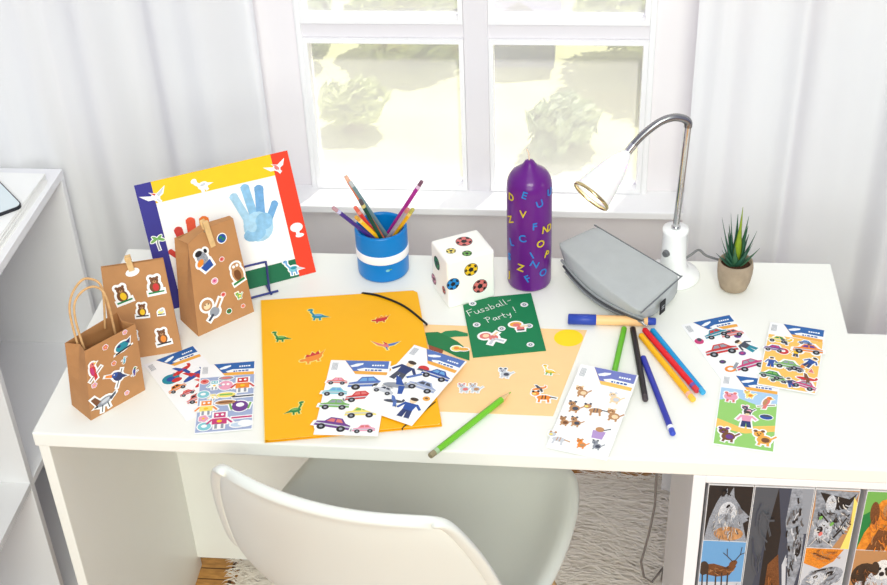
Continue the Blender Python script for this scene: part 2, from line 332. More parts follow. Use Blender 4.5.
m.v=[V((-.34+p.x,11.22+p.z,gy+.5+p.y)) for p in m.v]; m.build('shed_roof',mat('shed roof',(165,165,190),.8,var=.1,scale=12),t)
# ================================================================ desk
t=thing('desk','white desk with an L-shaped top, covered with stickers and craft things','desk',(.56,.22,0))
W,D,d1,TH=1.128,.454,.284,.024
m=MB(); m.prism([(0,.002),(1.66,-.0085),(1.66,d1),(W,d1),(W,D+.009),(0,D+.003)],H-TH,H); m.build('tabletop',white,t,bevel=.0022)
m=MB(); m.box((.004,.004,0),(.019,D-.002,H-TH)); m.build('side_panel',white,t,bevel=.001)
m=MB(); m.box((.019,D-.016,.036),(.50,D-.002,H-TH)); m.build('back_panel',white,t,bevel=.001)
m=MB(); m.box((W-.04,d1+.01,0),(W-.005,D-.01,H-TH)); m.build('leg',white,t,bevel=.001)
# ---------------- open shelf under the right end with binders
t=thing('storage_shelf','white open shelf unit under the right end of the desk, holding binders','shelf',(1.27,.14,0))
sx0,sx1,st=.893,1.645,.0135
m=MB(); m.box((sx0,-.0035,0),(sx0+.0165,d1,H-TH-.0005)); m.build('side_panel',shelfwhite,t,bevel=.001)
m=MB(); m.box((sx1-st,-.0035,0),(sx1,d1,H-TH-.0005)); m.build('side_panel',shelfwhite,t,bevel=.001)
m=MB(); m.box((sx0+.0165,-.0035,H-TH-.0125),(sx1-st,d1,H-TH-.0005)); m.build('top_panel',shelfwhite,t,bevel=.001)
m=MB(); m.box((sx0+.0165,-.0035,.365),(sx1-st,d1,.379)); m.build('shelf_board',shelfwhite,t,bevel=.001)
m=MB(); m.box((sx0+.0165,-.0035,.03),(sx1-st,d1,.044)); m.build('shelf_board',shelfwhite,t,bevel=.001)
m=MB(); m.box((1.262,-.0035,.379),(1.276,d1,H-TH-.0125)); m.build('divider',shelfwhite,t,bevel=.001)
m=MB(); m.box((sx0+st,d1-.006,.044),(sx1-st,d1-.001,H-TH-.0125)); m.build('back_panel',shelfwhite,t)
# binders
def binder(x0,x1,label,photos):
    z0,z1,y0,y1=.379,.7005,-.0025,.262
    t=thing('ring_binder',label,'binder',((x0+x1)/2,(y0+y1)/2,z0),group='picture binders in the shelf')
    bd=mat('binder board',(236,236,238),.5,var=.01,scale=30)
    m=MB(); e=.0022
    m.box((x0,y0,z0),(x1,y0+e,z1)); m.box((x0,y0+e,z0),(x0+e,y1,z1)); m.box((x1-e,y0+e,z0),(x1,y1,z1)); cov=m.build('cover',bd,t)
    m=MB(); m.box((x0+.006,y0+.02,z0+.006),(x1-.012,y1-.01,z1-.012)); m.build('paper_stack',paper,t)
    ww=x1-x0-.0016; zz=z1-.0006
    for (hh,prims) in photos:
        F=Frame((x0+.0008+ww/2,y0,zz-hh/2),(1,0,0),(0,0,1))
        decal('spine_photo',prims,cov,F,0,0,ww,0,base=.0002,sy=hh-.0012,clip=(-ww/2,-hh/2+.0006,ww/2,hh/2-.0006),step=3e-5); zz-=hh
def bgp(c): return ('p',[(-.5,-.5),(.5,-.5),(.5,.5),(-.5,.5)],c)
wolf=[bgp('Z'),('p',[(-.5,-.5),(-.42,-.1),(-.3,.18),(-.2,.34),(-.08,.46),(-.06,.3),(.06,.48),(.1,.3),(.24,.16),(.36,-.02),(.48,-.1),(.36,-.16),(.5,-.5)],'S~'),
      ('p',[(-.22,.33),(-.12,.46),(-.08,.4),(-.14,.3)],'K'),('e',-.02,.02,.2,.2,.2,'s~'),('e',-.1,-.2,.28,.2,.2,'S~~'),('p',[(.2,.16),(.5,-.04),(.3,-.1)],'S~'),('e',-.02,.14,.05,.025,.6,'K'),('e',.06,-.36,.34,.13,0,'n~~')]
deer=[bgp('b'),('p',[(-.5,-.5),(.5,-.5),(.5,-.28),(-.5,-.32)],'s'),('p',[(-.5,.02),(-.2,.06),(.1,.0),(.28,.1),(.34,.02),(.2,-.16),(-.1,-.2),(-.5,-.14)],'N~'),('e',-.42,-.04,.12,.14,0,'L'),
      ('e',.26,.08,.1,.06,.4,'N')]+[('l',[(x,-.12),(x+.02,-.4)],.035,'L') for x in (-.44,-.32,-.12,.02,.16)]+[('l',[(.24,.12),(.1,.22),(.08,.36)],.018,'L'),('l',[(.28,.12),(.4,.26),(.42,.4)],.018,'L'),('l',[(.1,.22),(.0,.28)],.015,'L'),('l',[(.4,.26),(.5,.3)],.015,'L')]
horse=[bgp('D'),('p',[(-.5,-.5),(-.5,.5),(-.1,.5),(-.2,.1),(-.34,-.5)],'Q'),('p',[(-.1,.5),(.05,.1),(.05,-.5),(-.2,-.5),(-.2,.1)],'Z'),
       ('p',[(.12,.5),(.3,.5),(.44,.2),(.48,-.2),(.4,-.5),(.3,-.4),(.22,-.05),(.1,.2)],'S~~'),('p',[(.3,.5),(.5,.5),(.5,.1),(.42,.1)],'S'),('e',.26,.22,.05,.03,.4,'K'),('e',.38,-.02,.06,.1,.2,'Z'),('p',[(.2,-.1),(.3,-.5),(.24,-.5),(.15,-.2)],'s'),('p',[(-.1,-.2),(.06,-.1),(.2,-.5),(-.1,-.5)],'N~')]
cat1=[bgp('n'),('p',[(-.5,.5),(-.46,.2),(-.5,-.5),(.1,-.5),(.4,-.1),(.42,.3),(.5,.48)],'S~~'),('p',[(-.4,.46),(.3,.36),(.46,.46),(.3,.2),(-.1,.14)],'Z~'),('e',-.18,-.2,.22,.16,.5,'s~'),('e',-.1,.26,.12,.16,.2,'s~'),('e',.1,.0,.08,.05,.3,'Z'),('e',-.26,-.18,.07,.06,.3,'Z'),
      ('l',[(.0,-.4),(.3,-.1)],.04,'Z'),('l',[(.14,-.2),(.36,.1)],.03,'Z'),('l',[(-.3,.1),(-.1,-.04)],.03,'Z'),('p',[(.4,.4),(.5,.3),(.5,-.5),(.3,-.5),(.44,-.1)],'y')]
cat2=[bgp('s'),('p',[(-.5,.5),(.4,.5),(.2,.26),(-.1,.1),(-.5,.2)],'O~'),('e',0,-.08,.5,.2,.3,'S~~'),('e',-.1,-.1,.2,.13,.3,'s~'),('e',.18,.02,.1,.05,.2,'Z'),('e',-.16,-.06,.06,.03,.3,'Z'),('p',[(-.5,-.5),(.5,-.5),(.4,-.3),(-.2,-.24),(-.5,-.3)],'O~'),('l',[(-.3,.4),(.1,.3)],.04,'N'),('l',[(-.2,.05),(.2,.14)],.03,'Z')]
dog1=[bgp('G'),('p',[(-.5,.5),(.1,.5),(-.1,.3),(-.5,.1)],'g'),('p',[(-.5,-.5),(-.4,-.2),(-.26,.0),(-.3,.2),(-.16,.36),(.1,.42),(.5,.34),(.5,-.5)],'O~~'),('e',-.26,.14,.1,.2,.2,'N~'),('e',.06,.2,.16,.14,0,'n~'),('e',.2,.14,.06,.04,0,'K'),('e',.1,.24,.03,.03,0,'K'),('e',.16,-.02,.07,.12,.2,'m'),('p',[(-.1,-.1),(.2,-.2),(.1,-.5),(-.3,-.5)],'N~')]
dog2=[bgp('n'),('e',-.2,.0,.3,.26,0,'L~'),('e',.14,-.14,.3,.3,0,'s~'),('e',.16,.14,.2,.2,0,'W~'),('e',.0,.16,.09,.14,.3,'L'),('e',.32,.16,.09,.14,-.3,'L'),('e',.16,.06,.06,.045,0,'K'),('e',.1,.16,.03,.03,0,'K'),('e',.23,.16,.03,.03,0,'K'),('p',[(-.4,-.5),(-.36,-.1),(-.22,-.1),(-.2,-.5)],'s~'),('p',[(-.1,-.5),(-.06,-.2),(.06,-.2),(.08,-.5)],'W~')]
PAL.update(Z=(44,40,40),Q=(84,88,96))
blank=lambda c:[bgp(c)]

def fur(seed,n,cx,cy,rx,ry,cols,ang,L=.09,w=.012):
    q=random.Random(seed); out=[]
    for _ in range(n):
        a=q.uniform(0,6.283); r=math.sqrt(q.random()); x,y=cx+rx*r*math.cos(a),cy+ry*r*math.sin(a); b=ang+q.gauss(0,.45)+.6*(x-cx); l=L*q.uniform(.5,1.3)
        out.append(('l',[(x,y),(x+l*.5*math.cos(b),y+l*.5*math.sin(b)),(x+l*math.cos(b+.25),y+l*math.sin(b+.25))],w*q.uniform(.6,1.4),q.choice(cols)))
    return out
PAL.update(Z=(44,40,40),Q=(84,88,96),k=(120,120,126),z=(96,92,92),o=(206,122,60),w=(228,222,214),x=(160,100,56))
wolf+=fur(1,70,.0,-.14,.3,.3,'ksSwz',-1.9); wolf+=[('l',[(-.2,.33),(-.1,.4),(.0,.36)],.02,'Z'),('e',-.16,.4,.04,.03,.8,'Z'),('p',[(.2,.18),(.34,.06),(.24,.02)],'k')]
deer+=fur(2,26,-.1,-.06,.34,.07,'xLnN',-.2,.08); deer+=fur(3,14,0,-.42,.5,.06,'wsS',0,.2,.02)
horse+=fur(4,60,.28,.1,.14,.34,'kzSsZ',-1.5,.06,.02); horse+=fur(5,14,-.3,.1,.16,.34,'QDQ',-1.5,.2,.02); horse+=fur(6,14,.02,-.36,.1,.12,'xNL',-1.4,.08,.016)
cat1+=fur(7,90,-.05,.0,.42,.42,'kzSsZw',-.9,.1,.016); cat1+=[('e',-.24,-.22,.05,.035,.4,'r'),('e',-.02,-.04,.05,.03,.5,'g'),('e',-.3,.06,.045,.03,.5,'g'),('l',[(-.2,-.3),(.1,-.44)],.01,'w'),('l',[(-.3,-.28),(-.46,-.44)],.01,'w')]
cat2+=fur(8,40,0,-.08,.42,.17,'kzSsw',.3,.1,.014)+fur(9,34,-.05,.36,.4,.12,'oxOn',-.2,.1,.014)+fur(10,26,0,-.42,.46,.08,'oxnw',.1,.1,.014)
dog1+=fur(11,80,.06,-.08,.36,.4,'oxOon',-1.3,.12,.016); dog1+=[('e',.2,.14,.06,.04,0,'K'),('e',.1,.24,.03,.03,0,'K'),('e',.16,-.02,.06,.1,.2,'m')]
dog2+=fur(12,50,.12,-.2,.28,.22,'wswn',-1.4,.08,.014)+fur(13,30,-.24,.02,.24,.2,'LNx',-1.2,.08,.014)
bx=[at(u,488,-.0025,1).x for u in (708.5,755,816,862,868,918)]
binder(bx[0],bx[1]-.001,'binder with a howling wolf above a reindeer on its spine',[(.103,wolf),(.10,deer),(.118,blank('S'))])
binder(bx[1],bx[2]-.001,'dark grey binder spine with a horse face, second from the left',[(.205,horse),(.116,blank("Q"))])
binder(bx[2],bx[3]-.001,'binder with a grey tabby cat above two cuddling cats on its spine',[(.108,cat1),(.10,cat2),(.113,blank('n'))])
binder(bx[4],bx[5],'binder with a golden dog above a white and brown puppy on its spine',[(.108,dog1),(.10,dog2),(.113,blank('n'))])
# ================================================================ left bookcase
t=thing('bookcase','white open bookcase at the left edge, lower than the window','bookcase',(-.4,.1,0))
BX,BZ=-.18,.762; bd=.39
yf1=.672; yf0=yf1-.014
ynp=.285
m=MB(); m.box((BX-bd,-.50,BZ-.016),(BX,yf1,BZ)); m.build('top_panel',shelfwhite,t,bevel=.001)
for y in (yf0,ynp-.014,-.10-.014,-.5):
    m=MB(); m.box((BX-bd,y,0),(BX,y+.014,BZ-.016)); m.build('side_panel' if y in(yf0,-.5) else 'divider',shelfwhite,t,bevel=.001)
for a,b in ((ynp,yf0),(-.10,ynp-.014),(-.486,-.114)):
    for z in (.366,.03):
        m=MB(); m.box((BX-bd,a,z),(BX,b,z+.014)); m.build('shelf_board',shelfwhite,t,bevel=.001)
m=MB(); m.box((BX-bd-.006,-.5,.0),(BX-bd,yf1,BZ)); m.build('back_panel',shelfwhite,t)
# things on the bookcase
c1=at(45,174,BZ+.020); c0=at(0,236,BZ+.020); u=(c1-c0).normalized()
yv=V((-u.y,u.x,0)); 
t=thing('paper_pad','thick white pad of paper on top of the left bookcase','paper pad',c1-u*.15+yv*.11+V((0,0,-.020)))
m=MB()
for k in range(10):
    q=c1+V((0,0,-.020+.002*k)); e=.0012*((k*37)%5-2)
    m.prism([((q+u*e).x,(q+u*e).y),((q+yv*.21).x,(q+yv*.21).y),((q+yv*.21-u*.29).x,(q+yv*.21-u*.29).y),((q-u*.29+yv*e).x,(q-u*.29+yv*e).y)],q.z+.0001,q.z+.0019)
m.build('sheets',paper,t); 
m=MB(); q=c1+V((0,0,0)); F=Frame(q-u*.29,u,yv); m.v=[F.p(x,y,h) for x,y,h in ((.001,.001,.0003),(.289,.001,.0003),(.289,.209,.0003),(.001,.209,.0003))]; m.f=[[0,1,2,3]];m.m=[0];m.sm=[False]; m.build('cover_sheet',paper,t)
r1=at(23,205,BZ+.026); a0=at(0,181.5,BZ+.026)
ud=(r1-a0).normalized(); vd=V((-ud.y,ud.x,0))
def rrect(w,h,r,n=6):
    out=[]
    for cx,cy,a in ((w-r,h-r,0),(r,h-r,PI/2),(r,r,PI),(w-r,r,1.5*PI)):
        out+= [(cx+r*math.cos(a+PI/2*k/n),cy+r*math.sin(a+PI/2*k/n)) for k in range(n+1)]
    return out
t=thing('tablet','flat pale tablet with a thin black rounded rim lying on the white paper pad','tablet',r1-ud*.09-vd*.06+V((0,0,-.006)))
F=Frame(r1-ud*.20-vd*.15,ud,vd)
m=MB(); P=rrect(.20,.15,.012); m.prism(P,-.0056,0); m.v=[F.p(p.x,p.y,p.z) for p in m.v]; m.build('case',mat('black rim plastic',(40,42,50),.4),t)
m=MB(); P=[(x+.002,y+.002) for x,y in rrect(.196,.146,.0105)]; m.prism(P,-.002,.0006); m.v=[F.p(p.x,p.y,p.z) for p in m.v]; m.build('screen',mat('pale screen',(225,236,240),.25),t)
# ================================================================ chair
ch=thing('chair','white moulded shell chair pushed half under the desk, its back to us','chair',(.512,.113,0),math.radians(-15))
prof=[(.222,.425,.095,0,0),(.222,.440,.120,0,0),(.214,.456,.146,.006,0),(.18,.456,.176,.025,0),(.12,.440,.198,.050,0),(.05,.428,.208,.066,0),(-.03,.424,.211,.076,0),(-.10,.430,.208,.082,0),(-.16,.450,.202,.080,.012),(-.203,.495,.202,.06,.03),(-.226,.56,.202,.016,.048),(-.242,.64,.196,0,.048),(-.256,.71,.183,0,.044),(-.266,.765,.166,0,.038),(-.272,.797,.152,-.005,.034),(-.280,.806,.140,-.012,.03)]
P=[]
nu=20
for k,(y,z,hw,lift,fwd) in enumerate(prof):
    row=[]
    for i in range(nu+1):
        a=-1+2*i/nu
        bk=max(0,min(1,(k-8)/5)); row.append(V((a*hw*(1-.02*bk)-.002*bk,y-.026*bk+fwd*abs(a)**2.2,z+lift*abs(a)**4)))
    q_=max(0,min(1,(k-7)/3)); e_=1 if k<15 else .6; fo,fz,fy=(.012*(1-q_)+.004*q_)*e_,-.004*(1-q_),-.008*q_*e_
    a0,a1=row[0],row[-1]; row=[a0+V((-fo,fy,fz-.004)),a0+V((-fo*.6,fy*.5,fz*.2))]+row+[a1+V((fo*.6,fy*.5,fz*.2)),a1+V((fo,fy,fz-.004))]
    P.append(row)
m=MB(); m.grid(P); sh=m.build('shell',plastic,ch,world=False,solid=.017,subd=2,soffset=0)
beech=mat('beech wood',(206,170,120),.5,var=.1,scale=30)
for sx in (-1,1):
    for sy in (-1,1):
        m=MB(); m.tube([(sx*.12,sy*.10-.01,.425),(sx*.225,sy*.22-.01,0)],[.016,.010],10); m.build('leg',beech,ch,world=False)
m=MB(); m.box((-.13,-.12,.408),(.13,.10,.426)); m.build('seat_bracket',mat('dark steel',(60,60,62),.4,metal=.6),ch,world=False)
# ================================================================ rug
t=thing('fur_rug','shaggy off-white fur rug on the wooden floor under the desk','rug',(.5,.1,0))
rx0,rx1,ry0,ry1=.10,.8925,-.75,.73
m=MB(); m.prism([(rx0,ry0),(rx1,ry0),(rx1,.30),(1.06,.30),(1.06,ry1),(rx0,ry1)],0,.012); m.build('backing',mat('rug backing',(240,226,214),.9,var=.06,scale=20),t)
m=MB(); rr=random.Random(5)
for i in range(30000):
    x=rr.uniform(rx0-.01,rx1-.002); y=rr.uniform(-.2,ry1) if i<27500 else rr.uniform(ry0,-.2)
    a=.55*math.sin(x*9+1.3+2*math.sin(y*8))*math.cos(y*11+x*4)+rr.gauss(0,.22)-.12; L=rr.uniform(.05,.10); wd=rr.uniform(.0007,.0015)
    if rr.random()<.5: a+=PI
    d=V((math.cos(a),math.sin(a),0)); n=V((-d.y,d.x,0)); p=V((x,y,.011)); zz=rr.uniform(.004,.013)+.006*math.sin(x*23+y*9)*math.sin(y*19)
    zz=max(.003,zz)
    if i%8==0 and i<20000: x=rr.uniform(.88,1.05); y=rr.uniform(.31,ry1); p=V((x,y,.011))
    if y+d.y*L<.295 and x+d.x*L>rx1-.0005 or x+d.x*L<rx0-.01: L*=.3
    if x>rx1-.002 and y+d.y*L<.29: continue
    q=[p,p+d*L*.35+V((0,0,zz)),p+d*L*.75+V((0,0,zz*.9)),p+d*L+V((0,0,zz*.35))]
    vs=[q[0]-n*wd,q[0]+n*wd,q[1]-n*wd,q[1]+n*wd,q[2]-n*wd*.7,q[2]+n*wd*.7,q[3]]
    m.add(vs,[(0,1,3,2),(2,3,5,4),(4,5,6)],0,True)
o=m.build('pile',mat('fur strands',(250,240,230),.8,var=.07,scale=9),t); o['kind']='stuff'
# hanging cable under the desk
p0=at(655,478,.36,1); cz=[(p0.x,.40,H-TH-.001),(p0.x-.002,.40,.60)]
q=[at(655.5,490,.40,1),at(655,505,.40,1),at(651,525,.40,1),at(646,545,.40,1),at(641,562,.40,1),at(644,577,.40,1),at(652,582,.40,1)]
m=MB(); m.tube([(q[0].x,.40,H-TH-.0005)]+[tuple(a) for a in q]+[(q[-1].x+.02,.41,.1),(q[-1].x+.02,.43,.045)],.0022,8)
tag(m.build('cable',mat('grey cable',(150,140,135),.5)),'thin grey cable hanging under the desk beside the shelf','cable')
# ================================================================ helpers for things on the desk
def ray(px,py): return _f+R_*((px-443.5)/FPX)-U_*((py-292.5)/FPX)
def onp(F,px,py):
    d=ray(px,py); t=(F.o-CAM).dot(F.n)/d.dot(F.n); p=CAM+d*t-F.o; return (p.dot(F.u),p.dot(F.v))
def on3(F,px,py): x,y=onp(F,px,py); return F.p(x,y)
def stick(name,prims,parent,F,px,py,spx,rot=0,outline=.09,base=.0004,oc='W'):
    x,y=onp(F,px,py); s=spx*(F.p(x,y)-CAM).length/FPX
    return decal(name,prims,parent,F,x,y,s,math.radians(rot),outline,base,oc=oc)
def pxpoly(F,pts,c): return ('p',[onp(F,*p) for p in pts],c)
def pxline(F,pts,w,c): return ('l',[onp(F,*p) for p in pts],w,c)
def catmull(pts,n=6):
    pts=[V(p) for p in pts]; out=[]
    for i in range(len(pts)-1):
        p0=pts[max(i-1,0)]; p1=pts[i]; p2=pts[i+1]; p3=pts[min(i+2,len(pts)-1)]
        for k in range(n):
            t=k/n; out.append(.5*((2*p1)+(p2-p0)*t+(2*p0-5*p1+4*p2-p3)*t*t+(3*p1-p0-3*p2+p3)*t**3))
    out.append(pts[-1]); return out
def cent(pts): return sum((V(p) for p in pts),V((0,0,0)))/len(pts)
# ================================================================ paper bags
def face_frame(FL,FR,TL,TR):
    F=Frame(FL,FR-FL,(TL+TR)/2-(FL+FR)/2); return F
def bagbody(name,t,FL,FR,BRb,BLb,TFL,TFR,TBR,TBL,gus=.006,closed=False,rows=6,bulge=0):
    m=MB(); P=[]
    for k in range(rows+1):
        s=k/rows
        L=lambda a,b: a.lerp(b,s)
        fl,fr,br,bl=L(FL,TFL),L(FR,TFR),L(BRb,TBR),L(BLb,TBL)
        cx=(fl+fr+br+bl)/4; bb=bulge*math.sin(PI*s)
        ml=(fl+bl)/2; mr=(fr+br)/2; inn=(cx-ml).normalized()
        ml=ml+inn*(gus*s*s); mr=mr-inn*(gus*s*s)
        ring=[fl,fr,mr,br,bl,ml,fl]
        P.append(ring)
    m.grid(P,0,False)
    m.add([FL,FR,(FR+BRb)/2,BRb,BLb,(FL+BLb)/2],[(0,5,4,3,2,1)],0)
    o=m.build(name,[kraft,kraftin],t,merge=True,solid=.0007,soffset=0); o.modifiers['s'].material_offset=0
    return o
# ---- bag with handles
zt=H+.118
FL,FR=at(91,420.5),at(145,390); BLb=at(72,405); BRb=FR+(BLb-FL)*.95
TL0,TR0=at(84.5,351,zt),at(135,324,zt)
F=face_frame(FL,FR,TL0,TR0); TL,TR=on3(F,84.5,351),on3(F,135,324)
TBL,TBR=at(65,343,zt),at(117,312,zt)
t=thing('paper_bag','small brown paper bag with two cord handles and bird stickers, at the desk corner','paper bag',(FL+FR+BLb+BRb)/4)
bagbody('bag_body',t,FL,FR,BRb,BLb,TL,TR,TBR,TBL,.008)
zz=[-.012,.03,.05,.06,.064,.057,-.012]
hp=[(86,350),(75.5,320),(75,302),(84,290),(96,287),(106,297),(117,334)]
inn=((TBL-TL).normalized())*.003
m=MB(); m.tube(catmull([at(x,y,zt+z)+(inn if i in(0,6) else V((0,0,0))) for i,((x,y),z) in enumerate(zip(hp,zz))]),.0017,8); m.build('handle',cord_paper,t)
hp=[(79,349),(70.5,317),(70.5,299),(78,284),(88,278.5),(102,288),(105,328)]
m=MB(); m.tube(catmull([at(x,y,zt+z) for (x,y),z in zip(hp,zz)]),.0017,8); m.build('handle',cord_paper,t)
for nm,pr,x,y,s,r in (('parrot_sticker',parrot('R','r','M'),93,371,22,20),('bird_sticker',fish('T','V'),122,347,21,5),('toucan_sticker',toucan(),117,376,24,10),('stork_sticker',stork(),104,401,26,5),
    ('parrot_sticker',parrot('P','G','B'),134,371,10,0),('bird_sticker',parrot('t','T','b'),124,360,8,180),('flower_sticker',flower('r'),105,347,7,0),('flower_sticker',flower('m'),124.5,332,6,0),('flower_sticker',flower('r'),113.5,363,6,0),('flower_sticker',flower('m'),94,385,7,0),('flower_sticker',flower('m'),126.5,392.5,6,0)):
    stick(nm,pr,t,F,x,y,s,r,base=.0008)
# ---- bag with peg, behind
zt=H+.138
TL0,TR0=at(101,268,zt),at(163,259,zt); FR=at(182,351); ud=TR0-TL0; ud.z=0; ud.normalize()
FL=FR-ud*((TR0-TL0).length+.012); back=V((-ud.y,ud.x,0))
F=face_frame(FL,FR,TL0,TR0); TL,TR=on3(F,101,268),on3(F,163,259)
BLb,BRb=FL+back*.042+ud*.002,FR+back*.042-ud*.002
t=thing('paper_bag','brown paper bag closed flat at the top with bear stickers, behind the bag with handles','paper bag',(FL+FR+BLb+BRb)/4)
bagbody('bag_body',t,FL,FR,BRb,BLb,TL,TR,TR+back*.004,TL+back*.004,.016)
for nm,pr,x,y,s,r in (('bear_sticker',bear('N','Y','G'),122,294,18,12),('bear_sticker',bear('N','R','G'),155,284.5,18,2),('bear_sticker',bear('N','Y','K'),142,310,14,-5),('bear_sticker',bear('N','O','K'),162.5,336.5,16,5),('bear_sticker',bear('n','Y','K'),134.5,335,9,-10)):
    stick(nm,pr,t,F,x,y,s,r,outline=.14,base=.0008)
stick('bee_sticker',[('e',0,.05,.3,.2,.2,'y'),('e',.1,.18,.2,.12,.6,'s'),('l',[(-.3,-.2),(.3,-.22)],.1,'K')],t,F,161,312,10,0,outline=.14,base=.0008)
stick('label_sticker',[('e',0,0,.5,.3,.1,'W')],t,F,132.5,272,14,8,outline=.0,base=.0008)
wood=mat('peg wood',(226,188,132),.6,var=.1,scale=120)
def peg(px,py,px2,py2,F,label):
    a=on3(F,px,py)+F.n*.0025; b=on3(F,px2,py2)+F.n*.0025; d=(b-a); L=d.length; d.normalize(); w=d.cross(F.n).normalized()
    t=thing('clothes_peg',label,'clothes peg',a,group='mini wooden pegs on paper bags')
    for side in (0,1):
        m=MB(); h0=.0006 if side==0 else -.0062
        vs=[]
        for q in (0,1):
            for (l,hh0,hh1) in ((0,h0-(.0025 if side else 0),h0+.003+(.0025 if side==0 else -.0025)),(L*.35,h0,h0+.0034),(L,h0+.0003,h0+.0026)):
                for h in (hh0,hh1): vs.append(a+d*l+w*(.0042*(q*2-1))+F.n*h)
        fs=[(0,1,3,2),(2,3,5,4),(7,6,8,9),(9,8,10,11),(0,2,8,6),(2,4,10,8),(3,1,7,9),(5,3,9,11),(1,0,6,7),(4,5,11,10)]
        m.add(vs,fs); m.build('peg_half',wood,t,bevel=.0006,merge=True)
    m=MB(); c=a+d*L*.38+F.n*-.001; m.tube([c-w*.0052,c+w*.0052],.0016,8); m.build('spring',chrome,t)
peg(127,256,132,270,F,'mini wooden peg on the brown bag with the bear stickers')
# ---- bag with animal stickers
zt=H+.152
FL,FR=at(198.5,336.5),at(254,311.5); ud=(FR-FL).normalized(); back=V((-ud.y,ud.x,0))
TL0,TR0=at(188,243,zt-.012),at(233,218,zt)
F=face_frame(FL,FR,TL0,TR0); TL,TR=on3(F,188,244),on3(F,233,218.5)
BLb,BRb=FL+back*.055,FR+back*.032
t=thing('paper_bag','brown paper bag with zoo animal stickers in front of the handprint picture','paper bag',(FL+FR+BLb+BRb)/4)
# upright body closing to a ridge
TBL=at(174.5,238,zt-.012); TBR=TR+back*.012+V((0,0,-.001))
bagbody('bag_body',t,FL,FR,BRb,BLb,TL,TR,TBR,TBL,.014,bulge=0)
top=MB(); r0=TL.lerp(TR,.04); mid=TL.lerp(TR,.42)+F.v*.008; 
top.add([TL,mid,TR,TR+back*.010,mid+back*.014,TBL.lerp(TL,.25)],[(0,1,4,5),(1,2,3,4)],0); top.add([TL,mid,TR],[(0,2,1)],0)
top.build('top_fold',[kraft],t,solid=.0006,soffset=0)
def fpt(x,y): return (165+x/4.5,205+y/4.5)
for nm,pr,x,y,s,r in (('zebra_sticker',[('e',.05,.1,.22,.34,.1,'S~'),('e',0,.36,.16,.12,0,'K'),('p',[(-.2,-.2),(.3,-.1),(.3,-.42),(-.1,-.46)],'B'),('e',-.12,-.02,.18,.12,.5,'O'),('e',.3,.3,.07,.1,0,'K')],168,252,25,15),('globe_sticker',[('e',0,0,.42,.42,0,'B'),('e',-.1,.12,.18,.12,.3,'G'),('e',.12,-.12,.18,.1,.5,'G')],254,149,11,0),
    ('owl_sticker',[('e',0,-.05,.26,.4,.1,'n'),('e',-.02,-.1,.16,.26,.1,'N'),('e',0,.3,.22,.17,0,'n'),('e',-.08,.32,.07,.07,0,'W'),('e',.09,.32,.07,.07,0,'W'),('l',[(-.3,-.44),(.2,-.38)],.1,'G')],324,303,23,5),('monkey_sticker',[('e',.1,-.2,.22,.2,.2,'S'),('e',-.15,.18,.24,.24,0,'n'),('e',-.15,.14,.15,.13,0,'C'),('l',[(.25,-.05),(.46,.22)],.1,'n'),('l',[(.0,-.3),(-.2,-.46)],.1,'D'),('e',-.22,.22,.03,.03,0,'K'),('e',-.08,.22,.03,.03,0,'K')],207,463,25,0),
    ('paw_sticker',dot('r','R'),254,243,6,0),('paw_sticker',dot('m','M'),222,341,8,0),('paw_sticker',dot('r','R'),261,402,6,0),('paw_sticker',dot('G','N'),287,477,7,0),('bird_sticker',critter('g','y'),330,404,9,0),('paw_sticker',dot('r','O'),350,453,5,0)):
    stick(nm,pr,t,F,*fpt(x,y),s,r,base=.001)
peg(203,220.5,212,246,F,'mini wooden peg on the brown bag with the zoo animal stickers')
# ================================================================ picture on a wire stand
b0,b1=at(166,311,H+.006),at(316,272,H+.006); ud=(b1-b0).normalized(); pw=(b1-b0).length; back=V((-ud.y,ud.x,0))
vd=(back*.093+V((0,0,.172))).normalized(); F=Frame(b0,ud,vd)
tl,tr=onp(F,135,186),onp(F,286,150); ph=(tl[1]+tr[1])/2
t=thing('handprint_picture','handprint painting with a blue, yellow, red and green border leaning on a wire stand','picture',(b0+b1)/2)
m=MB()
def slab(F,x0,y0,x1,y1,h0,h1): return [F.p(x,y,h) for h in (h0,h1) for y in (y0,y1) for x in (x0,x1)]
BF=[(0,2,3,1),(4,5,7,6),(0,1,5,4),(2,6,7,3),(0,4,6,2),(1,3,7,5)]
m.add(slab(F,0,0,pw,ph,-.003,0),BF); m.build('board',paper,t)
bl_=.105*pw; br_=.885*pw; bt=.83*ph; bb=.145*ph
for nm,col,q in (('border_strip',(48,42,138),(0,0,bl_,ph)),('border_strip',(252,200,8),(bl_,bt,br_,ph)),('border_strip',(232,58,24),(br_,0,pw,ph)),('border_strip',(0,104,66),(bl_,0,br_,bb))):
    m=MB(); m.add(slab(F,*q,.0001,.0007),BF); o=m.build(nm,mat('card %d %d %d'%col,col,.55,var=.02,scale=60),t)
PAL.update(h=(168,208,232),H=(112,166,214),u=(140,190,224))
PAL['1']=(232,120,40); PAL['2']=(204,60,50); PAL['3']=(228,84,50)
def wash(k): return mat('print '+k,PAL[k],.6,var=.12,scale=120)
for k in 'hHu123': wash(k)
def cap(F,a,b,rpx,c):
    x0,y0=onp(F,*a); x1,y1=onp(F,*b); s=2.25/FPX*rpx
    return [('l',[(x0,y0),(x1,y1)],2*s*.93,c),('e',x1,y1,s,s,0,c),('e',x0,y0,s*.95,s*.95,0,c)]
pr=cap(F,(249,222),(234,197.5),4.0,'h')+cap(F,(254,216),(245,188.5),4.2,'u')+cap(F,(261,216),(258.8,189.5),4.4,'H')+cap(F,(268,222),(274.5,204),3.4,'H')+[('e',*onp(F,258.5,226.5),.0235,.0235,.1,'h'),('e',*onp(F,264,221),.014,.013,.3,'u'),('e',*onp(F,255,234),.018,.011,.1,'u'),('e',*onp(F,250,224),.009,.014,.3,'h')]
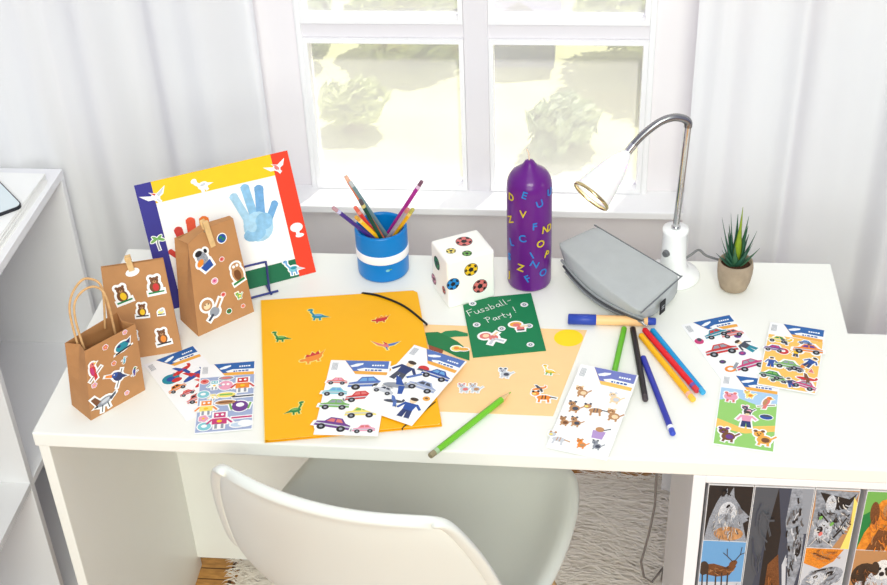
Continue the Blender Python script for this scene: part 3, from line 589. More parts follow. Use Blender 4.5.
decal('handprint',pr,t,F,0,0,1,0,0,.0003,step=1e-5)
pr=cap(F,(187,252),(178.5,231),4.0,'2')+cap(F,(195,250),(190.5,222),4.4,'3')+cap(F,(207,250),(204,221),4.6,'1')+cap(F,(186,262),(171,252),2.6,'2')+[('e',*onp(F,194,262),.019,.018,.1,'1'),('e',*onp(F,190,268),.012,.01,.1,'2')]
decal('handprint',pr,t,F,0,0,1,0,0,.0003,step=1e-5)
for nm,prims,x,y,s,r in (('dinosaur_sticker',ptero('W','s'),155,196,22,20),('dinosaur_sticker',dino('W','s'),202,184,17,15),('dinosaur_sticker',[(a[:-1]+(c,)) for a,c in zip(ptero('s','W'),('W','W','r','r','s'))],276,167,19,20),('palm_tree_sticker',palm_('g','S'),158,243,15,0),('dinosaur_sticker',[(a[:-1]+(c,)) for a,c in zip(dino('b','t'),('t','b','b','s','b','b','T','K'))],293,267,19,160-160),('tree_sticker',[('e',0,.2,.4,.26,0,'W'),('l',[(0,.1),(0,-.4)],.14,'W'),('e',.1,-.4,.25,.08,0,'W')],297,230,14,0)):
    stick(nm,prims,t,F,x,y,s,r,outline=.06,base=.0009)
# stand
wire=mat('blue wire',(44,56,130),.35,metal=.2,spec=.6)
Fw=Frame(b0-back*.014+V((0,0,-.004)),ud,(0,0,1))
x1_,y1_=onp(Fw,266,263); x0_=.3*pw
t=thing('picture_stand','dark blue wire stand holding the handprint picture','stand',b0.lerp(b1,.5)+V((0,0,-.006)))
zb_=H+.0022
def wp(x,y,z): p=b0+ud*x+back*y; return V((p.x,p.y,z))
loop=[wp(x0_,-.012,zb_),wp(x0_,-.013,H+y1_*.6),wp(x0_,-.013,H+y1_),wp(x0_+.008,-.013,H+y1_+.004),wp(x1_-.008,-.013,H+y1_+.004),wp(x1_,-.013,H+y1_),wp(x1_,-.013,H+y1_*.6),wp(x1_,-.012,zb_)]
m=MB(); m.tube(catmull(loop,4),.0018,8); m.build('front_lip',wire,t)
for x in (x0_,x1_):
    m=MB(); m.tube([wp(x,-.022,zb_),wp(x,.03,zb_),wp(x,.11,zb_)],.0018,8); m.build('foot_rail',wire,t)
    m=MB(); m.tube([wp(x,.006,zb_+.0012),wp(x,.10,zb_+.17)],.0018,8); m.build('back_rest',wire,t)
m=MB(); m.tube([wp(x0_-.02,-.018,zb_),wp(x1_+.012,-.018,zb_)],.0018,8); m.build('cross_rail',wire,t)
m=MB(); m.tube([wp(x0_,.10,zb_+.17),wp(x1_,.10,zb_+.17)],.0018,8); m.build('cross_rail',wire,t)
# ================================================================ sticker sheets
hblue=mat('header blue',(38,104,172),.4,var=.06,scale=60); 
PAL.update(v=(112,122,190),A=(36,98,168),E=(238,170,70),c=(196,214,232),F=(250,196,98),q=(150,205,110),a=(170,205,235),i=(246,250,252),j=(160,174,208),U=(84,116,184))
def rectfit(BL,BR,TR,TL,z):
    P=[at(*q,z) for q in (BL,BR,TR,TL)]; u=((P[1]-P[0])+(P[2]-P[3])).normalized(); v=V((-u.y,u.x,0)); c=cent(P)
    return Frame(c,u,v)
SW,SH=.0795,.150
def sheet(label,corn,z,bgc,items,w=SW,h=SH,header=('A','E'),F=None,bgprims=()):
    F=F or rectfit(*corn,z)
    t=thing('sticker_sheet',label,'sticker sheet',F.o,group='sticker sheets on the desk')
    m=MB(); m.add(slab(F,-w/2,-h/2,w/2,h/2,0,.0005),BF); m.build('backing_sheet',mat('sheet film',(250,250,250),.25,spec=.5,var=.004,scale=20),t)
    hz=h*.5; b1,b2=header
    X=lambda s:(s-.5)*w
    Y=lambda s:(s-.5)*h
    pr=[('p',[(X(.24),Y(.995)),(X(.97),Y(.995)),(X(.97),Y(.80)),(X(.45),Y(.81))],b2),('p',[(X(.24),Y(.998)),(X(.97),Y(.998)),(X(.97),Y(.865)),(X(.41),Y(.85))],b1),
        ('p',[(X(.58),Y(.898)),(X(.97),Y(.888)),(X(.97),Y(.842)),(X(.50),Y(.855)),(X(.46),Y(.875))],'i'),('p',[(X(.34),Y(.925)),(X(.44),Y(.955)),(X(.55),Y(.965)),(X(.55),Y(.945)),(X(.46),Y(.915)),(X(.37),Y(.905))],'i')]
    for k,(a,bq) in enumerate(((.70,.73),(.742,.772),(.784,.81),(.822,.85),(.862,.90))): pr.append(('p',[(X(a),Y(.925)),(X(bq),Y(.925)),(X(bq),Y(.944)),(X(a),Y(.944))],'i'))
    for k,(a,bq) in enumerate(((.60,.635),(.65,.67),(.69,.74),(.755,.80),(.815,.87))): pr.append(('p',[(X(a),Y(.856)),(X(bq),Y(.856)),(X(bq),Y(.875)),(X(a),Y(.875))],'B'))
    for k in range(5): pr.append(('l',[(X(.05+.02*k),Y(.86)),(X(.05+.02*k),Y(.96))],w*.008,'S'))
    o=decal('header_card',pr,t,F,0,0,1,0,0,.0006,step=2e-5)
    if bgc:
        pr=[('p',[(X(.02),Y(.015)),(X(.98),Y(.015)),(X(.98),Y(.80)),(X(.02),Y(.80))],bgc)]+[(k[0],[(X(x),Y(y)) for x,y in k[1]],k[2]) for k in bgprims]
        decal('sticker_background',pr,t,F,0,0,1,0,0,.0006,step=2e-5)
    for nm,prims,x,y,s,r in items:
        decal(nm,prims,t,F,X(x),Y(y),s*w*(1.05 if 'cats' in label else 1.2),math.radians(r),.07,.0009)
    return t
sheet('sticker sheet of red and blue planes, half under its robot neighbour',((188,422),(236,398),(196,347),(143,364)),H+.0003,None,
  [('plane_sticker',plane('R','B'),.50,.70,.36,0),('plane_sticker',plane('B','R'),.62,.56,.42,0),('helicopter_sticker',[('e',0,0,.4,.34,0,'T'),('e',0,0,.2,.16,0,'B'),('e',.2,-.2,.24,.14,0,'R')],.24,.64,.34,0),('plane_sticker',plane('R','r'),.7,.42,.36,0),
   ('car_sticker',car('O','K'),.22,.48,.3,10),('car_sticker',car('R','r'),.32,.36,.24,0),('car_sticker',car('r','K'),.4,.24,.34,5),('plane_sticker',plane('R','O'),.46,.1,.42,0),('plane_sticker',plane('M','O'),.8,.3,.3,0)])
sheet('sticker sheet of colourful robots on blue, at the left end of the desk front',((198,434),(256,431),(253,360),(197,366)),H+.0012,'j',
  [('robot_sticker',robot('R','O'),.78,.66,.36,0),('robot_sticker',robot('O','y'),.17,.36,.34,0),('robot_sticker',robot('M','M'),.42,.17,.38,0),('robot_sticker',[('e',0,0,.4,.4,0,'P'),('e',0,.1,.2,.16,0,'W'),('l',[(-.4,-.2),(-.5,.2)],.1,'g'),('l',[(.4,-.2),(.5,.2)],.1,'g')],.76,.34,.3,0),
   ('gear_sticker',dot('r','R'),.1,.74,.16,0),('robot_sticker',[('e',0,0,.44,.44,0,'m'),('e',-.14,.1,.1,.1,0,'W'),('e',.14,.1,.1,.1,0,'W')],.48,.66,.24,0),('speech_bubble_sticker',[('e',0,0,.5,.2,0,'S'),('e',0,.02,.36,.1,0,'r')],.48,.77,.22,0),('speech_bubble_sticker',[('e',0,0,.5,.17,0,'n'),('l',[(-.3,.02),(.3,.02)],.1,'N')],.5,.41,.3,0),('speech_bubble_sticker',[('e',0,0,.5,.2,0,'y'),('l',[(-.3,.02),(.3,.02)],.12,'g')],.5,.52,.28,0),
   ('robot_sticker',robot('t','W'),.28,.68,.22,0),('robot_sticker',robot('y','W'),.27,.5,.16,0),('robot_sticker',dot('t','W'),.1,.55,.22,0),('flower_sticker',flower('m'),.14,.2,.18,0),('cloud_sticker',[('e',-.15,0,.3,.14,0,'c'),('e',.15,.05,.3,.16,0,'W')],.8,.08,.34,0),('gear_sticker',dot('t','W'),.17,.09,.24,0),('speech_bubble_sticker',[('l',[(-.45,0),(.45,.02)],.12,'M')],.8,.18,.3,0),('speech_bubble_sticker',[('l',[(-.45,0),(.45,.02)],.1,'D')],.8,.48,.32,0)])
ZF=H+.0072
sheet('sticker sheet of cars on the lower part of the yellow folder',((317,435),(381,437),(388,361),(328,360)),ZF+.0002,'i',
  [('car_sticker',car('r','m'),.18,.70,.28,0),('car_sticker',car('U','b'),.66,.68,.5,6),('car_sticker',car('t','b'),.18,.555,.34,0),('car_sticker',car('R','r'),.6,.50,.40,10),('car_sticker',car('g','S'),.22,.385,.4,0),('car_sticker',car('y','g'),.66,.29,.42,5),('car_sticker',car('P','r'),.26,.13,.48,-10),('car_sticker',car('m','r'),.76,.08,.30,5)],w=.087,h=.160,header=('U','E'))
sheet('sticker sheet of police figures and cars lying over the right edge of the yellow folder',((363,406),(418,427),(461,361),(409,346)),ZF+.0012,None,
  [('police_officer_sticker',person('V','D'),.2,.63,.46,-5),('police_officer_sticker',person('B','V'),.74,.20,.42,5),('police_car_sticker',car('B','b'),.72,.70,.42,0),('police_car_sticker',car('j','D'),.66,.50,.42,0),('helicopter_sticker',plane('S','B'),.32,.42,.46,0),('siren_sticker',[('e',0,0,.4,.3,0,'R'),('p',[(-.4,-.3),(.4,-.3),(.3,-.1),(-.3,-.1)],'D')],.46,.73,.2,0),('badge_sticker',[('l',[(-.3,-.3),(.3,.3)],.2,'U')],.42,.6,.22,0),('police_car_sticker',car('s','D'),.16,.30,.3,0),('motorbike_sticker',plane('D','U'),.44,.21,.28,0),('badge_sticker',dot('E','N'),.88,.37,.13,0)],w=.087,h=.155,header=('U','E'))
_P=[at(545,444,H+.0016),at(607,459,H+.0016),at(641,378,H+.0102),at(579,367,H+.0102)]
sheet('white sticker sheet of small cats and dogs, lying partly on the short green pencil',None,0,None,
  [('cat_sticker',critter('n','C'),.2,.69,.3,5),('cat_sticker',critter('C','s'),.76,.69,.3,0),('dog_sticker',critter('n','D'),.18,.5,.3,0),('dog_sticker',tiger('n','D'),.5,.52,.36,10),('cat_sticker',critter('n','C'),.84,.50,.32,0),('dog_sticker',critter('n','N'),.12,.32,.24,0),('dog_sticker',critter('n','D'),.3,.34,.26,0),('cat_sticker',[('p',[(-.3,.1),(.3,.1),(.24,-.4),(-.24,-.4)],'p'),('e',0,.2,.2,.16,0,'n'),('l',[(.2,.2),(.45,.35)],.06,'D')],.72,.27,.34,0),('mouse_sticker',tiger('s','n'),.12,.13,.34,0),('dog_sticker',critter('O','n'),.52,.12,.24,0),('cat_sticker',critter('S','D'),.76,.14,.24,0)],w=.083,h=.172,header=('v','F'),F=Frame(cent(_P),(_P[1]-_P[0])+(_P[2]-_P[3]),(_P[3]-_P[0])+(_P[2]-_P[1])))
sheet('sticker sheet of fire engines, rearmost of the three sheets at right',((712,391),(770,378),(741,312),(692,322)),H+.0003,None,
  [('fire_engine_sticker',car('R','S'),.36,.51,.52,0),('fire_engine_sticker',car('r','D'),.76,.71,.36,0),('fire_engine_sticker',car('T','R'),.48,.76,.4,8),('firefighter_sticker',person('D','T'),.83,.50,.36,30),('fire_engine_sticker',car('M','S'),.66,.22,.46,5),('flame_sticker',[('e',0,0,.4,.4,0,'M'),('e',.1,.2,.2,.24,0,'D')],.1,.7,.18,0),('bell_sticker',dot('P','D'),.83,.66,.14,0),('hose_sticker',[('e',-.1,0,.3,.24,0,'O'),('e',-.1,0,.16,.12,0,'W'),('l',[(.1,0),(.4,.3)],.16,'S')],.32,.22,.3,0),('bell_sticker',dot('P','M'),.68,.40,.14,0),('bell_sticker',dot('D','P'),.24,.34,.13,0)])
sheet('sticker sheet of vehicles on an orange ground, rightmost on the desk',((760,385),(815,393),(825,332),(769,322)),H+.0022,'F',
  [('car_sticker',car('y','G'),.2,.73,.3,0),('excavator_sticker',plane('Y','D'),.3,.72,.26,0),('car_sticker',car('B','b'),.68,.75,.2,0),('truck_sticker',car('O','P'),.74,.65,.44,5),('car_sticker',car('P','M'),.16,.58,.3,0),('tractor_sticker',dot('R','W'),.33,.56,.2,0),('builder_sticker',person('Y','D'),.55,.57,.2,0),('builder_sticker',person('B','B'),.16,.37,.24,0),('builder_sticker',person('B','V'),.83,.46,.28,-30),('cone_sticker',[('p',[(-.3,-.3),(.3,-.3),(0,.4)],'O')],.7,.38,.15,0),('truck_sticker',car('g','S'),.44,.36,.38,0),('truck_sticker',car('D','P'),.58,.32,.26,0),('tractor_sticker',car('G','g'),.2,.17,.34,-5),('car_sticker',car('g','D'),.34,.12,.26,0),('builder_sticker',person('V','B'),.54,.11,.22,20),('cone_sticker',[('p',[(-.3,-.3),(.3,-.3),(0,.4)],'r')],.86,.33,.14,0),('car_sticker',car('M','S'),.78,.1,.36,-12),('plane_sticker',plane('R','N'),.8,.2,.3,-20)])
sheet('sticker sheet of farm animals on a green meadow, front sheet of the three at right',((713.5,444.5),(771,451.5),(783,383),(721,374)),H+.0010,'q',
  [('pig_sticker',pig(),.2,.68,.27,0),('chick_sticker',critter('y','O'),.5,.75,.2,0),('hen_sticker',parrot('r','O','n'),.8,.66,.3,0),('farmer_sticker',person('m','V'),.5,.40,.36,0),('bowl_sticker',[('e',0,0,.5,.3,0,'B'),('e',0,.14,.4,.12,0,'D')],.82,.46,.18,0),('bug_sticker',critter('N','P'),.22,.16,.34,0),('dog_sticker',critter('E','N'),.8,.18,.36,0),('cow_sticker',critter('D','m'),.5,.53,.22,0)],
  bgprims=[('p',[(.02,.62),(.3,.68),(.7,.6),(.98,.66),(.98,.80),(.02,.80)],'a'),('p',[(.02,.36),(.4,.28),(.98,.36),(.98,.28),(.5,.2),(.02,.24)],'F')])
# ================================================================ yellow folder
P=[at(*q,H+.006) for q in ((265,440),(442,423),(417,290),(261,300))]
u=((P[1]-P[0])+(P[2]-P[3])).normalized(); v=V((-u.y,u.x,0)); FF=Frame(cent(P),u,v); fw_,fh_=.240,.320
t=thing('folder','yellow elastic-band folder with dinosaur stickers lying on the desk','folder',FF.o+V((0,0,-.0055)))
yel=mat('yellow folder card',(248,180,0),.5,var=.015,scale=20,bump=.04,bscale=60)
cF=[onp(FF,*q) for q in ((265,440),(442,423.5),(417,290),(261,300))]
def fq(x,y): # folder-local rectangle -> its slightly skewed outline
    s_,t_=(x+fw_/2)/fw_,(y+fh_/2)/fh_
    return tuple((1-s_)*(1-t_)*cF[0][i]+s_*(1-t_)*cF[1][i]+s_*t_*cF[2][i]+(1-s_)*t_*cF[3][i] for i in (0,1))
def fpr(m,pts,a,b): m.prism([fq(*p) for p in pts],a,b)
m=MB(); fpr(m,[(-fw_/2,-fh_/2),(fw_/2,-fh_/2),(fw_/2,fh_/2),(-fw_/2,fh_/2)],-.0052,-.0042); m.v=[FF.p(*p) for p in m.v]; m.build('back_cover',yel,t)
m=MB(); fpr(m,[(-fw_/2+.004,-fh_/2+.003),(fw_/2-.003,-fh_/2+.003),(fw_/2-.003,fh_/2-.003),(-fw_/2+.004,fh_/2-.003)],-.0041,-.0012); m.v=[FF.p(*p) for p in m.v]; m.build('inner_flaps',mat('pale folder flaps',(250,222,130),.5,var=.02,scale=20),t)
m=MB(); fpr(m,[(-fw_/2,-fh_/2),(fw_/2-.006,-fh_/2),(fw_/2,-fh_/2+.006),(fw_/2,fh_/2-.006),(fw_/2-.006,fh_/2),(-fw_/2,fh_/2)],-.0011,0); m.v=[FF.p(*p) for p in m.v]; m.build('front_cover',yel,t,bevel=.0005)
m=MB(); fpr(m,[(-fw_/2-.0012,-fh_/2),(-fw_/2-.0001,-fh_/2),(-fw_/2-.0001,fh_/2),(-fw_/2-.0012,fh_/2)],-.0052,-.0002); m.v=[FF.p(*p) for p in m.v]; m.build('spine',mat('pale yellow spine',(250,226,150),.45,var=.02,scale=20),t)
el=mat('black elastic',(28,26,28),.7,bump=.2,bscale=800)
e=[onp(FF,364,293.5),onp(FF,380,297),onp(FF,404,307),onp(FF,424.5,322.5)]
e=[(x,y,.0018 if 0<i<3 else .0006) for i,(x,y) in enumerate(e)]; e=[(e[0][0]-.002,fh_/2+.001,-.003)]+e+[(fw_/2+.001,e[-1][1]-.002,-.003)]
m=MB(); m.tube(catmull([FF.p(*q) for q in e]),.0017,8); m.build('elastic_band',el,t)
e=[(fw_/2+.001,-fh_/2+.05,-.003),(fw_/2-.002,-fh_/2+.045,.0006),(fw_/2-.025,-fh_/2+.021,.0002),(fw_/2-.045,-fh_/2+.002,.0006),(fw_/2-.048,-fh_/2-.001,-.003)]
m=MB(); m.tube(catmull([FF.p(*q) for q in e]),.0008,8); m.build('elastic_band',el,t)
for nm,pr,x,y,s,r in (('dinosaur_sticker',dino('T','b'),318,315,19,-5),('dinosaur_sticker',dino('G','g'),281,337,17,-5),('dinosaur_sticker',stego('O','R'),313,357,22,10),('dinosaur_sticker',[(('e',-p[1])+p[2:]) if p[0]=='e' else (p[0],[(-x,y) for x,y in p[1]])+p[2:] for p in dino('G','g')],295,409,18,10),('dinosaur_sticker',stego('R','O'),381,319,15,0),('dinosaur_sticker',ptero('r','U'),386,345,22,0)):
    stick(nm,pr,t,FF,x,y,s*1.2,r,outline=.05,oc='y')
# ================================================================ orange paper with palm, sun
b=at(553,416,H+.0006); tr_=at(587,330,H+.0006); vd=(tr_-b).normalized(); bl=at(445,411.5,H+.0006); ud=(b-bl).normalized(); vd=V((-ud.y,ud.x,0))*.93+ (vd)*.5; 
FO=Frame(b,ud,vd); hh=(tr_-b).length
t=thing('drawing_paper','pale orange paper with a paper palm tree, a yellow sun and animal stickers','paper',b-ud*.14+vd.normalized()*.1)
m=MB(); vv=(tr_-b); pts=[b-ud*.25,b,tr_,tr_-ud*.25]
m.add([p+V((0,0,-.0005)) for p in pts]+pts,[(3,2,1,0),(4,5,6,7),(0,1,5,4),(1,2,6,5),(2,3,7,6),(3,0,4,7)]); m.build('sheet',mat('apricot paper',(252,210,152),.7,var=.015,scale=40),t)
cr=lambda x,y:(420+x/11.7,320+y/11.7)
PAL.update(**{'5':(20,120,66),'6':(150,78,52),'7':(252,218,20),'8':(28,132,78)})
decal('palm_trunk',[pxpoly(FO,[cr(*p) for p in ((100,280),(200,300),(275,350),(255,408),(110,365))],'6')],t,FO,0,0,1,0,0,.0002)
decal('palm_leaf',[pxpoly(FO,[cr(*p) for p in ((230,165),(300,130),(420,122),(560,158),(560,192),(400,198),(310,215))],'8')],t,FO,0,0,1,0,0,.0003)
decal('palm_leaf',[pxpoly(FO,[cr(*p) for p in ((60,150),(210,142),(330,195),(440,255),(580,370),(580,478),(430,430),(250,345),(95,290))],'5')],t,FO,0,0,1,0,0,.0005)
decal('paper_sun',[pxpoly(FO,[(568.5+14.5*math.cos(a),338+8.5*math.sin(a)) for a in [-i*2*PI/32 for i in range(32)]],'7')],t,FO,0,0,1,0,0,.0003)
for nm,pr,x,y,s,r in (('lion_sticker',[('e',-.2,0,.3,.24,0,'y'),('e',-.2,.02,.16,.14,0,'O'),('e',.2,-.05,.3,.14,0,'E')],460,349,15,0),('elephant_sticker',critter('s','r'),464,388,14,0),('elephant_sticker',critter('s','n'),475,388,14,0),('badger_sticker',critter('s','D'),505,373,15,-5),('lizard_sticker',[(p[:-1]+(c,)) for p,c in zip(dino('Y','g'),('Y','y','Y','Y','g','g','y','K'))],550,371,15,-10),('tiger_sticker',tiger(),542,396,20,0),('parrot_sticker',plane('O','D'),539,389,13,0)):
    stick(nm,pr,t,FO,x,y,s*1.18,r,outline=.07,base=.0008)
# ================================================================ green invitation card
FC=rectfit((473,357),(546,350),(531,293),(463,305),H+.0022)
t=thing('invitation_card','green folded card with white handwriting, lying in front of the white cube','card',FC.o+V((0,0,-.002)))
gm=mat('green card',(14,124,76),.6,var=.03,scale=60,bump=.05,bscale=300)
cp=[onp(FC,*p) for p in ((473,357),(546,350),(531,293),(487,297.3),(463,305))]
m=MB(); m.prism(cp,-.0018,-.0011); m.v=[FC.p(*p) for p in m.v]; m.build('back_leaf',gm,t)
m=MB(); m.prism(cp,-.0006,0); m.v=[FC.p(*p) for p in m.v]; m.build('front_leaf',gm,t)
m=MB(); m.prism([cp[0],cp[1],(cp[1][0],cp[1][1]+.001),(cp[0][0],cp[0][1]+.001)],-.0011,-.0006); m.v=[FC.p(*p) for p in m.v]; m.build('fold',gm,t)
GL={'F':(.55,[[(0,0),(.08,1)],[(.02,.98),(.6,1.05)],[(.02,.55),(.42,.58)]]),'u':(.5,[[(.02,.55),(.04,.15),(.15,0),(.32,.1),(.4,.5)],[(.4,.55),(.42,.1),(.5,.02)]]),'s':(.42,[[(.36,.5),(.15,.55),(.06,.42),(.3,.22),(.25,.04),(.0,.03)]]),
 'b':(.5,[[(.08,1),(.04,.0)],[(.05,.4),(.25,.55),(.4,.35),(.3,.06),(.04,.04)]]),'a':(.5,[[(.38,.5),(.15,.52),(.03,.25),(.15,.02),(.36,.2),(.4,.52)],[(.4,.5),(.42,.1),(.5,.03)]]),'l':(.26,[[(.1,1.02),(.06,.1),(.16,.02)]]),'-':(.4,[[(.05,.5),(.38,.52)]]),
 'P':(.6,[[(.1,-.1),(.14,1)],[(-.05,.92),(.3,1.05),(.52,.82),(.4,.55),(.12,.5)]]),'r':(.4,[[(.06,.55),(.08,.0)],[(.08,.35),(.2,.55),(.36,.52)]]),'t':(.4,[[(.16,.95),(.14,.1),(.28,.02)],[(-.02,.6),(.36,.62)]]),'y':(.5,[[(.04,.55),(.1,.25),(.28,.22),(.4,.55)],[(.42,.6),(.3,-.1),(.1,-.35)]]),'!':(.3,[[(.14,1.1),(.12,.3)],[(.11,.1),(.11,.02)]])}
def hand(name,text,a,b,hpx,wpx=.0009):
    A,B=V((*onp(FC,*a),0)),V((*onp(FC,*b),0)); d=B-A; L=d.length; d.normalize(); n=V((-d.y,d.x,0))
    tot=sum(GL[c][0]+.06 for c in text); sx=L/tot; sy=hpx*(FC.o-CAM).length/FPX/.8; x=0; pr=[]
    for c in text:
        for st in GL[c][1]:
            pr.append(('l',[tuple((A+d*((x+p[0])*sx)+n*(p[1]*sy)).xy) for p in st],wpx,'W'))
        x+=GL[c][0]+.06
    decal(name,pr,t,FC,0,0,1,0,0,.0002,step=3e-6)
crc=lambda x,y:(460+x/7.31,285+y/7.31)
hand('handwriting','Fussball-',crc(72,228),crc(392,128),7.6)
hand('handwriting','Party',crc(200,275),crc(390,222),6.6)
hand('handwriting','!',crc(396,205),crc(436,196),7.5)
for nm,pr,x,y,s,r in (('footballer_sticker',[('e',-.25,.12,.24,.2,0,'r'),('e',-.22,.12,.14,.12,0,'C'),('e',.05,-.1,.2,.18,.3,'r'),('l',[(.0,-.2),(-.2,-.46)],.12,'s'),('l',[(.1,-.2),(.36,-.44)],.12,'s'),('l',[(.1,.05),(.3,.2)],.1,'C')],*crc(232,378),24,5),('footballer_sticker',[('e',-.15,.2,.3,.2,0,'E'),('e',-.12,.14,.18,.14,0,'r'),('e',.05,-.16,.2,.2,0,'r'),('l',[(.1,-.02),(.4,0)],.12,'C'),('l',[(-.1,-.3),(.2,-.3)],.1,'D')],*crc(432,305),20,-5)):
    stick(nm,pr,t,FC,x,y,s,r,outline=.1)
for x,y in ((305,320),(505,300),(92,137),(470,145),(122,292),(515,437)):
    stick('football_sticker',[('e',0,0,.4,.4,0,'s'),('e',0,0,.22,.22,0,'D'),('e',0,0,.1,.1,0,'W')],t,FC,*crc(x,y),7.5,0,outline=.12)
# ================================================================ white cube with football stickers
PAL['9']=(40,140,215)
ca=math.radians(28); cs,chh=.077,.086
ux=V((math.cos(ca),math.sin(ca),0)); uy=V((-math.sin(ca),math.cos(ca),0)); q0=at(449,309.5); cc=q0+ux*cs/2+uy*cs/2*.85
t=thing('football_box','white cube-shaped box with coloured football stickers','box',(cc.x,cc.y,H))
m=MB(); M=Matrix.Translation((cc.x,cc.y,H))@Matrix.Rotation(ca,4,'Z')
m.box((-cs/2,-cs*.425,.0003),(cs/2,cs*.425,chh),0,M); m.build('box_body',mat('white glazed box',(254,253,246),.35,var=.004,scale=30),t,bevel=.004,bseg=3)
FRT=Frame(M@V((-cs/2,-cs*.425,0)),ux,(0,0,1)); FLF=Frame(M@V((-cs/2,cs*.425,0)),-uy,(0,0,1)); FTP=Frame(M@V((0,0,chh)),ux,uy)
for F_,c,x,y,s in ((FTP,'r',464,241.5,17),(FTP,'y',451,251,10),(FTP,'g',467,253.5,10),(FLF,'G',437,263,15),(FLF,'m',434,279,12),(FLF,'r',444,290,9),(FRT,'9',453,284,14),(FRT,'Y',471,269.5,15),(FRT,'r',480,286,16)):
    stick('football_sticker',ball(c),t,F_,x,y,s,15,outline=0,base=.0003)
# ================================================================ candle
kc=V((.661,.396)); kr=.0340; kh=.186
t=thing('candle','tall purple pillar candle with yellow and blue letters','candle',(kc.x,kc.y,H))
wax=mat('purple wax',(98,16,126),.3,var=.05,scale=14,coat=.25)
MK=Matrix.Translation((kc.x,kc.y,H))
m=MB(); m.lathe([(0,.0004),(kr-.004,.0004),(kr-.001,.002),(kr,.006),(kr,kh-.014),(kr-.0008,kh-.006),(kr-.003,kh+.001),(kr*.78,kh+.008),(kr*.56,kh+.0135),(kr*.36,kh+.019),(kr*.26,kh+.0235),(kr*.2,kh+.027),(kr*.1,kh+.0285),(0,kh+.029)],48,MK); m.build('wax_body',wax,t,merge=True)
m=MB(); m.tube([(kc.x,kc.y,H+kh+.027),(kc.x-.001,kc.y,H+kh+.040),(kc.x-.004,kc.y,H+kh+.047)],.0011,6); m.build('wick',mat('wick',(238,214,190),.8,var=.1,scale=200),t)
ly=mat('yellow wax letter',(214,190,40),.4); lb=mat('blue wax letter',(40,128,206),.4)
def letter(chr_,px,py,col,rot,spx=9.5):
    d=ray(px,py); o=V((CAM.x-kc.x,CAM.y-kc.y)); e=V((d.x,d.y)); A=e.dot(e); B=2*o.dot(e); C_=o.dot(o)-kr*kr; disc=B*B-4*A*C_
    tt=(-B-math.sqrt(max(disc,0)))/(2*A); p=CAM+d*tt; a0=math.atan2(p.y-kc.y,p.x-kc.x)
    cu=bpy.data.curves.new('letter',type='FONT'); cu.body=chr_; cu.size=1; cu.align_x='CENTER'; cu.align_y='CENTER'; cu.extrude=.03; cu.offset=.012; cu.resolution_u=3
    ob=bpy.data.objects.new('letter',cu); me=bpy.data.meshes.new_from_object(ob); bpy.data.objects.remove(ob)
    s=spx*tt*d.length/FPX*1.2; r=math.radians(rot)
    bm=bmesh.new(); bm.from_mesh(me)
    bmesh.ops.triangulate(bm,faces=bm.faces); bmesh.ops.subdivide_edges(bm,edges=[e for e in bm.edges if e.calc_length()>.25],cuts=2)
    for v in bm.verts:
        x,y=v.co.x*s,v.co.y*s; X,Y=x*math.cos(r)-y*math.sin(r),x*math.sin(r)+y*math.cos(r); rad=kr+.0003+(v.co.z+.03)*.012
        a=a0+X/kr; v.co=V((rad*math.cos(a),rad*math.sin(a),p.z+Y-H))
    bm.to_mesh(me); bm.free()
    me.materials.clear(); me.materials.append(col); o=bpy.data.objects.new('letter',me); COL.objects.link(o); o.parent=t
for c_,x,y,k,r in (('D',44,185,ly,0),('E',95,178,lb,-15),('U',155,211,lb,15),('U',192,165,lb,0),('V',90,252,ly,0),('N',40,270,ly,-60),('F',135,300,lb,0),('N',176,311,ly,-8),('C',88,347,lb,10),('O',158,367,ly,0),('L',46,360,lb,20),('P',181,407,ly,-25),('S',38,416,lb,0),('I',125,412,lb,25),('Z',136,446,lb,60),('Z',80,460,ly,-10),('O',168,478,lb,20),('J',38,486,ly,0),('F',108,503,lb,30),('D',191,302,ly,0)):
    letter(c_,500+x/3.9,150+y/3.9,k,r)
# ================================================================ pencil cup and pencils
pc=V((.430,.417)); prr=.0410; pch=.082
MC_=Matrix.Translation((pc.x,pc.y,H))
t=thing('pencil_cup','bright blue pencil cup with a white band','pencil cup',(pc.x,pc.y,H))
bluec=mat('blue lacquer',(0,124,202),.3,var=.02,scale=12)
m=MB(); m.lathe([(0,.0004),(prr-.003,.0004),(prr-.001,.002),(prr-.0006,.006),(prr,pch-.003),(prr-.001,pch),(prr-.004,pch),(prr-.0048,pch-.004),(prr-.0052,.006),(0,.005)],48,MC_); m.build('cup_body',bluec,t,merge=True)
m=MB(); m.lathe([(prr+.0002,.034),(prr+.0006,.035),(prr+.0006,.0475),(prr+.0002,.0485),(prr-.001,.0485),(prr-.001,.034)],48,MC_,closed=True); m.build('white_band',mat('white band',(250,250,252),.4,var=.01,scale=30),t)
Fk=Frame(at(393,270,H+.02),(math.cos(.15),math.sin(.15),0),(0,0,1)); a_=math.atan2(-.039,.014)
Fk=Frame(V((pc.x+(prr+.0003)*math.cos(a_),pc.y+(prr+.0003)*math.sin(a_),H+.024)),(-math.sin(a_),math.cos(a_),0),(0,0,1))
decal('logo_print',[('e',-.1,0,.3,.2,0,'t'),('l',[(.1,.1),(.45,.12)],.14,'g')],t,Fk,0,0,.011,0,0,.0002)
def cols(c): return mat('pencil %d %d %d'%c,c,.35,var=.03,scale=60)
tipw=mat('pencil wood',(226,190,140),.6,var=.08,scale=200)
